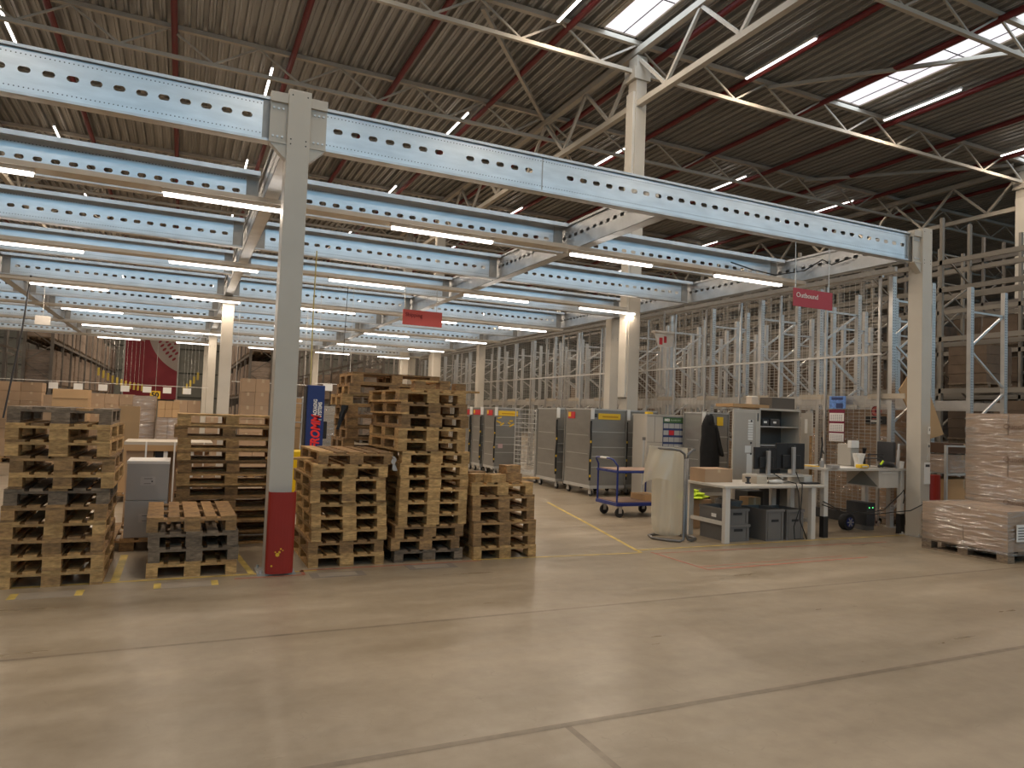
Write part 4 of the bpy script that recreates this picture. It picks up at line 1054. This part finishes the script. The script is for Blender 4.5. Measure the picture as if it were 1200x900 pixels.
cage('leftmost grey roll cage with red label at the end of the row', 7.98, 20.15, .8, .65, rlab=(.05, .6))
cage('grey roll cage right of the nearest one, half behind the beige cabinet', 9.02, 13.3, .8, 1.0, tape=True)
ck = cage('grey roll cage with short yellow label behind the black coat', 9.74, 11.64, .68, .6, ylab=(.36, .52, 1.62, 1.8))
# beige cabinet with planner poster
t = thing('beige_cabinet', 'wide beige cabinet with a planner poster behind the waste bag stand', 'cabinet', (8.86, 12.35, 0))
MB().box(0, .02, .12, 1.36, .5, 1.78).build('cabinet_body', CAB, t, bevel=.006)
for x0, x1 in ((.0, .42), (.43, .9), (.91, 1.36)): MB().box(x0+.004, 0, .14, x1-.004, .02, 1.77).build('door', CAB, t, bevel=.004)
MB().box(-.01, -.01, 1.78, 1.38, .52, 1.81).build('top_edge', CAB, t)
for x in (.05, 1.3):
    for y in (.06, .44): MB().cyl((x, y, 0), (x, y, .12), .03, 10).build('foot', DARK, t)
MB().box(.02, -.003, 1.22, .41, -.0005, 1.226).build('panel_seam', DARK, t); MB().box(.2, -.003, 1.23, .206, -.0005, 1.76).build('panel_seam', DARK, t); MB().box(.1, -.003, .7, .41, -.0005, .706).build('panel_seam', DARK, t)
po = thing('planner_poster', 'planner poster with green header and grid of white cards on the beige cabinet', 'poster', (9.27, 12.338, 0))
MB().box(0, 0, 1.05, .58, .008, 1.76).build('poster_board', NAVY, po); MB().box(.005, -.004, 1.64, .575, 0, 1.755).build('header', GREEN, po)
text('M03', .075, PAPER, po, (.03, -.006, 1.675), FACE_Y, bold=.004); text('PLANBORD', .05, mat('pale_green_print', (.4, .5, .35), .6), po, (.19, -.006, 1.68), FACE_Y)
for k in range(4):
    for i in range(4): MB().box(.012+i*.142, -.004, 1.09+k*.145, .142+i*.142, 0, 1.19+k*.145).build('white_card' if (i, k) != (1, 2) else 'red_card', (mat('bluish_card', (.42, .42, .42), .6) if (i, k) != (1, 2) else REDL), po)
tag(MB().box(0, 0, 0, .14, .1, .05).build('tape_roll_box', YEL, loc=(8.98, 12.5, 1.811)), 'small yellow box on top of the beige cabinet', 'box')
# black coat on a hook
ct = thing('black_coat', 'long black hooded coat hanging on the grey cage right of the beige cabinet', 'coat', (9.76, 11.5, 0))
rings = []
for i in range(22):
    q = i/21; z = 1.83-1.2*q
    wd = (.05+.1*min(1, q*8)) if q < .12 else .15+.09*min(1, (q-.12)*2.2)-(.03*max(0, q-.6))
    dp = .05+.05*min(1, q*5); off = .05*min(1, q*3)
    rings.append([(off+wd*math.cos(a)*(1+.06*math.sin(5*a+q*4)), dp*math.sin(a)*(1+.12*math.sin(4*a+3*q)), z) for a in [2*pi*k/18 for k in range(18)]])
MB().loft(rings).build('coat_body', COAT, ct, smooth=True)
sl = []
for i in range(12):
    q = i/11; cxx = .12+.2*q; z = 1.62-.62*q; rr = .055-.008*q
    sl.append([(cxx+rr*math.cos(a), -.07+rr*.9*math.sin(a), z+.012*math.sin(3*a+i)) for a in [2*pi*k/12 for k in range(12)]])
MB().loft(sl).build('sleeve', COAT, ct, smooth=True)
MB().loft([[(.02+.07*s_*math.cos(a), -.06+.04*s_*math.sin(a), z) for a in [2*pi*k/12 for k in range(12)]] for s_, z in ((.4, 1.85), (.9, 1.8), (1.1, 1.72), (1.0, 1.64), (.5, 1.58))]).build('hood', COAT, ct, smooth=True)
MB().tube([(0, .05, 1.86), (0, 0, 1.87), (0, -.02, 1.84)], .01, 6).build('hook', GALV_D, ct)
# white pole standing by the cage
o = thing('white_pole', 'slim white pole standing in front of the dark roll cage', 'pole', (8.6, 12.1, 0))
MB().cyl((0, 0, .02), (.02, 0, 1.28), .022, 10).build('pole_shaft', CAGE_E, o); MB().cyl((.02, 0, 1.27), (.02, 0, 1.33), .035, 10).build('pole_knob', TUBE, o); MB().box(-.08, -.08, 0, .08, .08, .02).build('pole_foot', GALV_D, o)

# ================================================================== BLUE TROLLEY
t = thing('platform_trolley', 'blue two-deck platform trolley in front of the grey cages', 'trolley', (6.75, 10.2, 0), -.02)
W_, D_ = 1.05, .7
MB().box(0, 0, .2, W_, D_, .26).build('lower_frame', BLUE_F, t, bevel=.006); MB().box(.03, .03, .26, W_-.03, D_-.03, .275).build('lower_board', DECKW, t)
MB().box(0, 0, .76, W_, D_, .8).build('upper_frame', BLUE_F, t, bevel=.006); MB().box(.03, .03, .8, W_-.03, D_-.03, .812).build('upper_board', DECKW, t)
for x in (.02, W_-.02):
    for y in (.03, D_-.03): MB().cyl((x, y, .26), (x, y, .78), .017, 10).build('post', BLUE_F, t)
MB().tube([(.02, .03, .78), (.02, .03, .88), (-.05, .06, .98), (-.07, .12, 1.0), (-.07, D_-.12, 1.0), (-.05, D_-.06, .98), (.02, D_-.03, .88), (.02, D_-.03, .78)], .016, 10).build('push_handle', BLUE_F, t, smooth=True)
MB().tube([(-.045, .2, .995), (-.07, .25, 1.002), (-.07, .45, 1.002)], .02, 8).build('handle_grip', CAGE_E, t)
for x in (.12, W_-.12):
    for y in (.1, D_-.1):
        q = MB(); q.box(x-.04, y-.035, .175, x+.04, y+.035, .2); q.box(x-.03, y-.033, .07, x+.03, y-.022, .18); q.box(x-.03, y+.022, .07, x+.03, y+.033, .18)
        c = q.build('caster', GALV, t); MB().cyl((x, y-.018, .08), (x, y+.018, .08), .08, 18).build('wheel', RUB, c)
carton('flat brown carton lying on the lower deck of the blue trolley', None, 7.4, 10.3, .276, .35, .45, .1, CARD_O)

# ================================================================== WASTE BAG STAND
t = thing('bag_stand', 'grey tube stand holding a translucent waste bag', 'bag stand', (6.42, 8.0, 0))
def arcpts(cx, cy, rr, a0, a1, n, z): return [(cx+rr*math.cos(a0+(a1-a0)*i/n), cy+rr*math.sin(a0+(a1-a0)*i/n), z) for i in range(n+1)]
base = [(.02, 0, 1.16), (.02, 0, .12), (.05, -.02, .04), (.12, 0, .022)]+[(.3, .12, .022), (.33, .28, .022), (.2, .52, .022), (-.05, .58, .022), (-.22, .52, .022), (-.3, .3, .022), (-.22, .12, .022), (-.08, -.01, .022), (-.03, -.02, .04), (-.015, 0, .12), (-.015, 0, 1.16)]
MB().tube(base, .019, 10).build('tube_frame', TUBE, t, smooth=True)
top = [(.02, 0, 1.14), (.03, 0, 1.22), (.1, .01, 1.27), (.17, .04, 1.285), (.21, .15, 1.285), (.19, .45, 1.285), (.05, .56, 1.285), (-.15, .56, 1.285), (-.27, .45, 1.285), (-.29, .2, 1.285), (-.22, .05, 1.285), (-.1, .01, 1.27), (-.03, 0, 1.22), (-.015, 0, 1.14)]
MB().tube(top, .017, 10).build('ring_holder', TUBE, t, smooth=True)
bg = thing('waste_bag', 'translucent pale waste bag hanging in the grey tube stand', 'waste bag', (6.38, 8.3, 0))
rings = []; n = 72
for i in range(27):
    q = i/26; z = 1.3-1.24*q
    sx, sy = .24-.02*q, .25-.02*q
    if q > .9: sx *= 1-(q-.9)*2.6; sy *= 1-(q-.9)*2.6
    rg = []
    for k in range(n):
        a = 2*pi*k/n; wv = 1+.04*math.sin(9*a+2*q)+.035*math.sin(5*a-3*q)+.022*math.sin(17*a+6*q)+(.02*math.sin(23*q+4*a) if q > .75 else 0)
        x_, y_ = sx*math.cos(a)*wv, sy*math.sin(a)*wv
        if y_ < -.2: y_ = -.2+(y_+.2)*.5+.0
        rg.append((x_-.05*q*0, y_+.03, z))
    rings.append(rg)
MB().loft(rings, cap=False).build('bag_body', BAG, bg, smooth=True)
rings = []
for i in range(12):
    q = i/11; z = 1.31-.42*q-(.03*math.sin(0))
    rings.append([((.27+.12*q)*math.cos(a)*(1+.03*math.sin(7*a+5*q)), (.31+.02*q)*math.sin(a)*(1+.03*math.sin(9*a+3*q))+.03, z-.1*q*math.cos(a)*-1*.9-.06*q*math.sin(3*a)) for a in [pi*.62+(pi*.72)*k/24 for k in range(25)]])
mb = MB()
nn = 25
for rg in rings: mb.v += rg
for i in range(11):
    for k in range(nn-1): mb.f.append((i*nn+k, i*nn+k+1, (i+1)*nn+k+1, (i+1)*nn+k)); mb.m.append(0)
mb.build('bag_overhang', BAG, bg, smooth=True)

# ================================================================== METAL CABINET
t = thing('metal_cabinet', 'open grey metal cabinet with shelves behind the desk monitors', 'cabinet', (9.2, 9.5, 0))
cw, cd, chh = .97, .45, 1.93
MB().box(0, 0, 0, .025, cd, chh).build('side_panel', CAB, t); MB().box(cw-.025, 0, 0, cw, cd, chh).build('side_panel', CAB, t)
MB().box(.025, cd-.02, 0, cw-.025, cd, chh).build('back_panel', CABI, t); MB().box(0, 0, chh, cw, cd, chh+.035).build('top_panel', CAB, t); MB().box(.025, .02, .05, cw-.025, cd-.02, .09).build('bottom_panel', CABI, t)
for z in (.55, 1.0, 1.3, 1.63): MB().box(.025, .01, z, cw-.025, cd-.02, z+.022).build('shelf', GALV_D, t)
dl = MB().box(-.6, -.012, .03, -.02, .012, chh).build('left_door', CAB, t); dl.rotation_euler = (0, 0, 0)
MB().box(-.56, -.014, .1, -.1, -.0125, chh-.06).build('door_inset', mat('cabinet_door_inset', (.44, .4, .35), .3), dl); MB().box(-.09, -.02, .03, -.02, -.012, chh).build('door_stile', CAB, dl)
MB().box(-.07, -.024, 1.73, -.045, -.02, 1.87).build('door_handle', DARK, dl)
for k in range(8): MB().box(-.27, -.017, 1.4+k*.045, -.16, -.0145, 1.435+k*.045).build('paper_note', PAPER, dl)
MB().box(-.33, -.017, 1.18, -.2, -.0145, 1.3).build('paper_note', PAPER, dl); MB().box(-.29, -.017, .8, -.17, -.0145, 1.16).build('paper_note', PAPER, dl)
for z in (1.73, 1.35, 1.16): MB().cyl((-.2, -.024, z), (-.2, -.016, z), .018, 10).build('magnet', DARK, dl)
dr = MB(); dr.box(.015, -.5, .03, .035, 0, chh-.02); d_ = dr.build('right_door', CAB, t, loc=(cw, 0, 0)); d_.rotation_euler = (0, 0, -.46)
MB().box(.012, -.3, 1.55, .015, -.18, 1.8).build('paper_note', PAPER, d_)
# things in and on the cabinet
for i, (x, z, w1, h1) in enumerate(((.2, 1.653, .16, .12), (.42, 1.653, .22, .13))):
    o = thing('tape_dispenser', 'dark device on the upper cabinet shelf, %s one' % ('left' if i == 0 else 'right'), 'device', (9.2+x, 9.55, z)); MB().box(-w1/2, 0, 0, w1/2, .2, h1).build('body', DARK, o, bevel=.02); MB().box(-.05, -.003, .05, .02, 0, .085).build('label', PAPER, o)
for k in range(4):
    o = thing('folded_laptop', 'flat black device in the pile on the lower cabinet shelf, %s' % ('topmost', 'second from the top', 'third from the top', 'lowest')[3-k], 'device', (9.25, 9.52, 1.023+k*.058), 0, 'pile of black devices'); MB().box(0, 0, 0, .52, .32, .05).build('body', BLACK, o, bevel=.008); MB().box(.02, -.002, .02, .3-.04*k, 0, .026).build('edge_trim', GALV_D, o); MB().box(.2, -.003, .03, .26, -.001, .038).build('badge', SILV, o)
o = tag(MB().loft([[(.15*s_*math.cos(a), .1*s_*math.sin(a), z) for a in [2*pi*k/20 for k in range(20)]] for s_, z in ((.6, 0), (.95, .04), (1.05, .09), (.98, .09), (.88, .045))]).build('grey_bowl', SILV, loc=(9.93, 9.68, 1.024), smooth=True), 'shallow grey bowl beside the pile of black devices', 'bowl')
o = MB().box(-.62, -.02, 0, .2, .42, .055).build('cardboard_tray', CARD_O, loc=(9.22, 9.52, 1.966)); tag(o, 'flat brown cardboard lying on top of the metal cabinet', 'cardboard')
o = MB().box(0, 0, 0, .55, .3, .2).build('storage_box', mat('dark_taupe_box', (.1, .085, .07), .7), loc=(9.53, 9.55, 1.966), bevel=.005); tag(o, 'dark grey box on top of the metal cabinet', 'box')
o = MB().box(0, 0, 0, .16, .15, .16).build('white_device', CAB, loc=(9.22, 9.72, 2.022), bevel=.02); tag(o, 'pale device standing behind the flat cardboard on the cabinet', 'device')

# ================================================================== DESKS
t = thing('work_desk', 'pale work desk with monitors in front of the metal cabinet', 'desk', (6.9, 7.74, 0))
dw, dd, dh = 1.95, .9, .8
MB().box(0, 0, dh-.035, dw, dd, dh).build('desk_top', DESK, t, bevel=.004)
for x in (.03, dw-.28):
    for y in (.02, dd-.1): MB().box(x, y, 0, x+.085, y+.07, dh-.035).build('desk_leg', DESKL, t, bevel=.004)
MB().box(.05, .1, .24, .1, dd-.1, .29).build('side_rail', DESKL, t); MB().box(dw-.26, .1, .24, dw-.21, dd-.1, .29).build('side_rail', DESKL, t)
MB().box(.1, dd-.1, dh-.12, dw-.2, dd-.06, dh-.035).build('back_rail', DESKL, t)
t = thing('high_desk', 'higher pale packing desk beside the right column', 'desk', (8.87, 7.79, 0))
hw_, hd, hh = 1.85, .8, 1.05
MB().box(0, 0, hh-.04, hw_, hd, hh).build('desk_top', DESK, t, bevel=.004)
for (x, y) in ((.02, .03), (1.72, .02), (1.72, .68), (.02, .68)):
    MB().box(x, y, .3, x+.085, y+.07, hh-.04).build('desk_leg', DESKL, t); MB().box(x-.005, y-.005, 0, x+.09, y+.075, .32).build('black_foot', BLACK, t)
dr = MB(); dr.prism([(.02, .74), (.02, 1.01), (.62, 1.01), (.62, .74)], 'x', 1.2, 1.66); d_ = dr.build('drawer_box', DESK, t)
MB().prism([(.03, .76), (.6, .76), (.32, 1.0)], 'x', 1.194, 1.2).build('drawer_side_shade', mat('drawer_shade_grey', (.2, .195, .175), .5), d_)  # dark triangle paints the drawer's shaded side, leaving its light patch pale
MB().box(1.25, .008, .97, 1.6, .02, .99).build('drawer_grip', DESKL, d_)
# crates under the desk
def crate(label, x, y, z, w_, d, h, rz=0):
    t = thing('storage_crate', label, 'crate', (x, y, z), rz, 'grey plastic crates under the desk')
    q = MB(); th = .012
    q.box(0, 0, 0, w_, d, th); q.box(0, 0, th, w_, th, h); q.box(0, d-th, th, w_, d, h); q.box(0, th, th, th, d-th, h); q.box(w_-th, th, th, w_, d-th, h)
    b = q.build('crate_body', CRATE, t)
    MB().box(-.012, -.012, h-.035, w_+.012, 0, h).build('rim', CRATE, t); MB().box(-.012, 0, h-.035, 0, d, h).build('rim', CRATE, t); MB().box(w_, 0, h-.035, w_+.012, d, h).build('rim', CRATE, t); MB().box(0, d, h-.035, w_, d+.012, h).build('rim', CRATE, t)
    for x_ in (.03, w_-.05): MB().box(x_, -.01, .02, x_+.02, 0, h-.035).build('corner_rib', CRATE, t)
    MB().box(w_*.3, -.004, h*.6, w_*.7, .001, h*.6+.035).build('hand_hole', BLACK, t)
    return t
crate('lower grey crate of the pair beside the left desk leg', 7.06, 7.86, 0, .4, .58, .24)
c2 = crate('upper grey crate of the pair beside the left desk leg', 7.05, 7.87, .241, .4, .58, .22)
MB().box(-.015, .2, .08, -.012, .3, .13).build('paper_label', PAPER, c2)
crate('large grey crate in the middle under the desk', 7.72, 7.8, 0, .34, .5, .45)
crate('grey crate at the right under the desk with cables in front', 8.12, 7.8, 0, .33, .48, .44)
crate('tall grey crate standing behind the left pair under the desk', 7.5, 8.28, 0, .2, .35, .52)
o = MB().box(0, 0, 0, .45, .3, .28).build('black_box', BLACK, loc=(8.2, 8.68, 0), bevel=.01); o.scale = (.7, 1, 2.2); tag(o, 'black box standing at the back under the desk', 'box')
carton('small brown carton standing under the desk behind the crates', None, 7.95, 8.4, .002, .25, .2, .55, CARD_O)
carton('brown carton on the floor behind the waste bag beside the desk', None, 7.3, 9.0, .002, .45, .4, .45, CARD)
t = thing('hivis_vest', 'crumpled neon yellow vest lying on the carton behind the waste bag', 'vest', (7.48, 9.15, .455)); t.scale = (1.2, 1.1, .5)
mb = MB(); mb.loft([[(.16*s_*math.cos(a)*(1+.3*math.sin(3*a+i)), .12*s_*math.sin(a)*(1+.25*math.sin(4*a+2*i)), z) for a in [2*pi*k/16 for k in range(16)]] for i, (s_, z) in enumerate(((1.1, 0), (1.5, .05), (.9, .1), (1.0, .16), (.5, .22), (.6, .27), (.1, .3)))])
mb.build('cloth', HIVIS, t)
# items on the desk
carton('brown carton on the left end of the work desk', None, 6.97, 8.25, .8, .52, .34, .2, CARD)
t = thing('monitor_riser', 'white desk shelf under the two monitors', 'monitor stand', (7.72, 8.0, .8))
MB().box(0, 0, .1, 1.12, .3, .125).build('board', DESK, t); MB().box(0, 0, 0, .2, .3, .1).build('support', CARD_W, t); MB().box(.95, 0, 0, 1.12, .3, .1).build('support', DESKL, t); MB().box(.5, .02, 0, .54, .28, .1).build('support', DESKL, t)
def monitor(label, x, y, z, w_, h, rz):
    t = thing('monitor', label, 'monitor', (x, y, z), rz)
    MB().box(-w_/2, 0, .08, w_/2, .035, .08+h).build('monitor_housing', BLACK, t, bevel=.008)
    MB().box(-w_*.32, -.03, .1, w_*.32, 0, .08+h*.55).build('rear_bulge', BLACK, t, bevel=.012)
    MB().box(-w_/2+.01, .0352, .09, w_/2-.01, .038, .07+h).build('screen', DARK, t)
    MB().box(-.03, -.075, 0, .03, -.035, .08+h*.85).build('stand_post', SILV, t, bevel=.006); MB().box(-.11, -.14, 0, .11, .06, .012).build('stand_foot', SILV, t)
    q = MB(); q.cyl((-.02+.1, -.004, .08+h*.86), (-.02+.1, 0, .08+h*.86), .022, 14); q.build('round_logo', mat('dim_grey_logo', (.07, .07, .07), .3), t)
    return t
monitor('left black monitor seen from behind on the white riser', 8.0, 8.12, .925, .44, .33, .03)
monitor('right taller black monitor seen from behind on the white riser', 8.53, 8.14, .925, .57, .4, -.03)
o = thing('tape_spool', 'small dark spool at the left of the monitor riser', 'spool', (7.6, 8.05, .8)); MB().cyl((0, 0, 0), (0, 0, .02), .04, 16).build('flange', DARK, o); MB().cyl((0, 0, .02), (0, 0, .08), .022, 12).build('core', DARK, o); MB().cyl((0, 0, .08), (0, 0, .1), .04, 16).build('flange', DARK, o)
o = tag(MB().tube([(7.96, 8.0, .825), (8.08, 7.96, .832), (8.2, 7.99, .825)], [.02, .028, .02], 10).build('cloth_roll', PAPER, smooth=True), 'crumpled white paper roll lying under the monitor riser', 'paper')
o.location = (0, 0, .01)
def cord(lab, pts, rad=.008):
    o = MB().tube(pts, rad, 6).build('power_cable', RUB, smooth=True); tag(o, lab, 'cable'); return o
cord('black cable looping from the monitors over the desk front to the crates', [(8.05, 8.0, .95), (8.15, 7.9, .86), (8.22, 7.735, .83), (8.25, 7.71, .7), (8.28, 7.72, .45), (8.2, 7.74, .2), (8.22, 7.74, .02), (8.4, 7.74, .02)])
cord('black cable hanging straight down in front of the right crate', [(8.5, 8.0, .97), (8.42, 7.85, .83), (8.33, 7.72, .815), (8.31, 7.71, .6), (8.3, 7.73, .3), (8.45, 7.73, .012)])
cord('long black cable drooping under the high desk to the right column', [(8.85, 7.8, .55), (9.1, 7.8, .45), (9.7, 7.78, .36), (10.1, 7.74, .4), (10.45, 7.7, .66), (10.5, 7.69, .72), (10.52, 7.69, .6), (10.5, 7.7, .5)])
cord('lower black cable drooping under the high desk toward the wrapped cartons', [(8.85, 7.82, .5), (9.3, 7.82, .38), (9.9, 7.8, .33), (10.4, 7.5, .42), (10.72, 7.45, .55)])
t = thing('keyboard_mat', 'flat black keyboard at the right end of the work desk', 'keyboard', (8.55, 7.86, .8)); MB().box(0, 0, 0, .3, .13, .02).build('keyboard_body', BLACK, t, bevel=.004); MB().box(.01, .01, .02, .29, .12, .026).build('key_block', DARK, t)
# items on the high desk
hz = 1.05
t = thing('label_printer', 'white label printer with paper feeding out on the high desk', 'printer', (9.95, 8.24, hz)); MB().box(0, 0, 0, .2, .26, .36).build('printer_body', CAB, t, bevel=.012); MB().box(-.01, -.02, .3, .17, .05, .42).build('paper_sheet', PAPER, t)
t = thing('crumpled_tissue', 'crumpled white paper on the high desk in front of the printer', 'paper', (9.85, 8.0, hz))
MB().loft([[(.09*s_*math.cos(a)*(1+.2*math.sin(3*a+i)), .07*s_*math.sin(a)*(1+.2*math.sin(5*a+i)), z) for a in [2*pi*k/14 for k in range(14)]] for i, (s_, z) in enumerate(((.7, 0), (.8, .08), (1, .16), (1.1, .22)))]).build('paper', PAPER, t)
t = thing('tape_gun', 'yellow tape dispenser lying at the front of the high desk', 'tape dispenser', (9.62, 7.78, hz)); MB().box(0, 0, 0, .19, .1, .06).build('body', YEL, t, bevel=.015); MB().box(.04, -.003, .02, .15, 0, .04).build('label', WHITE, t)
t = thing('document_tray', 'dark wire tray on the high desk below the poster', 'tray', (10.0, 7.95, hz)); MB().box(0, 0, .14, .35, .25, .15).build('tray_floor', DARK, t)
for x in (0, .34):
    for y in (0, .24): MB().box(x, y, 0, x+.01, y+.01, .22).build('tray_post', DARK, t)
MB().box(0, 0, .2, .35, .01, .22).build('tray_rim', DARK, t)
t = thing('black_tool', 'black hand tool with a neon green handle on the high desk', 'tool', (10.05, 7.8, hz)); MB().tube([(0, 0, .03), (.15, .02, .07), (.3, 0, .05), (.42, .03, .03)], [.02, .045, .04, .02], 8).build('tool_body', BLACK, t, smooth=True); MB().tube([(.02, -.02, .06), (.07, -.03, .12)], .016, 8).build('tool_handle', HIVIS, t)
t = thing('barcode_scanner', 'black scanner standing at the back of the high desk', 'scanner', (10.4, 8.35, hz)); MB().cyl((0, 0, 0), (0, 0, .02), .06, 14).build('foot', BLACK, t); MB().tube([(0, 0, .02), (0, 0, .2), (-.01, -.02, .3)], [.03, .02, .035], 8).build('stand', BLACK, t)
t = thing('small_monitor', 'dark monitor seen from the side at the right end of the high desk', 'monitor', (10.5, 8.0, hz)); MB().box(-.03, -.14, .09, .03, .16, .42).build('monitor_housing', DARK, t, bevel=.008); MB().box(-.02, -.02, 0, .02, .02, .12).build('stand_post', SILV, t); MB().box(-.07, -.08, 0, .07, .08, .012).build('stand_foot', SILV, t)
t = thing('desk_post', 'pale slanted post rising from the right end of the high desk', 'post', (10.42, 7.75, hz)); MB().bar((0, 0, 0), (.03, 0, .3), .035).build('post_shaft', SILV, t); MB().bar((.02, 0, .27), (.16, .1, .38), .03).build('post_arm', SILV, t)
o = tag(MB().loft([[(rr*math.cos(a), rr*math.sin(a), z) for a in [2*pi*k/18 for k in range(18)]] for rr, z in ((.032, 0), (.043, .1), (.047, .105), (.047, .115), (.04, .115), (.03, .01))]).build('paper_cup', CUP, loc=(10.58, 7.8, hz), smooth=False), 'white paper cup at the right end of the high desk', 'cup')
t = thing('glass_jar', 'small clear bottle at the left end of the high desk', 'bottle', (8.98, 7.95, hz)); MB().cyl((0, 0, 0), (0, 0, .1), .035, 14).build('bottle_body', SILV, t); MB().cyl((0, 0, .1), (0, 0, .14), .016, 12).build('bottle_cap', WHITE, t)
tag(MB().box(0, 0, 0, .15, .2, .012).build('yellow_note', YEL, loc=(8.9, 8.05, hz)), 'yellow note at the left end of the high desk', 'note')
tag(MB().box(0, 0, 0, .17, .12, .05).build('grey_box', SILV, loc=(8.96, 7.745, hz), bevel=.004), 'small grey box on the left front corner of the high desk', 'box')
tag(MB().box(0, 0, 0, .35, .22, .008).build('paper_stack', PAPER, loc=(9.2, 7.8, hz)), 'white papers lying in the middle of the high desk', 'paper')
t = thing('jointed_arm', 'black jointed arm standing at the left of the high desk', 'arm', (9.15, 8.15, hz)); MB().bar((0, 0, 0), (.06, 0, .35), .02).build('lower_link', BLACK, t); MB().bar((.06, 0, .35), (.04, 0, .46), .016).build('upper_link', BLACK, t); MB().bar((.04, 0, .28), (.14, .04, .2), .016).build('side_link', BLACK, t); MB().box(-.04, -.04, 0, .04, .04, .012).build('clamp', BLACK, t)
t = thing('wood_post', 'brown wooden batten standing at the back of the high desk', 'batten', (9.45, 8.6, 0)); MB().box(0, 0, 0, .04, .03, 1.52).build('batten', WOODS['brown'], t)
# items under the high desk
t = thing('tape_reel', 'blue and black reel on the floor under the high desk', 'reel', (10.02, 8.35, .13))
MB().cyl((0, -.06, 0), (0, .06, 0), .13, 20).build('reel_rim', RUB, t); MB().cyl((0, -.07, 0), (0, -.055, 0), .08, 16).build('reel_face', BLUE_F, t)
for a in (0, 1.05, 2.1): MB().bar((-.07*math.cos(a), -.072, -.07*math.sin(a)), (.07*math.cos(a), -.072, .07*math.sin(a)), .016).build('reel_spoke', SILV, t)
t = thing('pc_tower', 'dark computer tower with green lights under the high desk', 'computer', (10.9, 8.6, .0)); t.location = (10.3, 8.2, 0)
MB().box(0, 0, .08, .2, .4, .45).build('case', DARK, t, bevel=.006); MB().box(0, .02, 0, .2, .38, .08).build('foot_stand', CRATE, t)
for x in (.05, .13): MB().box(x, -.003, .36, x+.02, 0, .38).build('power_light', mat('lit_green_led', (.1, .8, .2), .5, emit=1.5), t)

# ================================================================== HANGING SIGNS
def hsign(label, x, y, z, w_, h, m, body, size, tm, ztop, rods=(.04, .72)):
    t = thing('hanging_sign', label, 'sign', (x, y, z))
    MB().box(0, 0, 0, w_, .012, h).build('sign_board', m, t)
    text(body, size, tm, t, (.05, -.003, h-size*1.25), FACE_Y)
    for rx in rods: MB().tube([(rx, .006, h), (rx-.01, .006, ztop-z)], .007, 6).build('sign_cord', CAGE_E, t)
    return t
hsign('red hanging sign reading Outbound below the long front beam', 8.02, 7.66, 3.425, .79, .265, SIGN, 'Outbound', .105, PAPER, 4.38)
hsign('faded red hanging sign with dark lettering in the middle of the platform', 3.98, 14.0, 3.44, .84, .31, SIGN2, 'Shipping', .11, SIGNT, 4.27)
# white projecting sign with red pictogram
t = thing('wall_sign', 'white wedge-shaped sign with red pictogram above the mesh fence', 'sign', (10.7, 14.3, 3.82))
MB().prism([(-.3, .0), (.3, .05), (.24, -.3), (-.16, -.34)], 'y', -.02, .02).build('sign_body', WHITE, t)
MB().box(-.16, -.024, -.27, -.06, -.02, -.1).build('pictogram', REDL, t); MB().box(-.02, -.024, -.22, .06, -.02, -.06).build('pictogram', REDL, t)
MB().box(-.3, -.05, .02, .32, .12, .07).build('sign_housing', WHITE, t); MB().box(-.02, .0, .07, .02, .04, .56).build('sign_bracket', GALV_D, t)
# dark cable loop on the right end of the front joist
cord('dark cable looping along the platform joist near the right column', [(9.1, 10.2, 4.66), (9.6, 10.18, 4.58), (10.1, 10.1, 4.52), (10.32, 9.6, 4.55), (10.32, 9.2, 4.68), (10.32, 9.0, 4.55), (10.32, 8.6, 4.6)], .012)
bpy.context.view_layer.update()
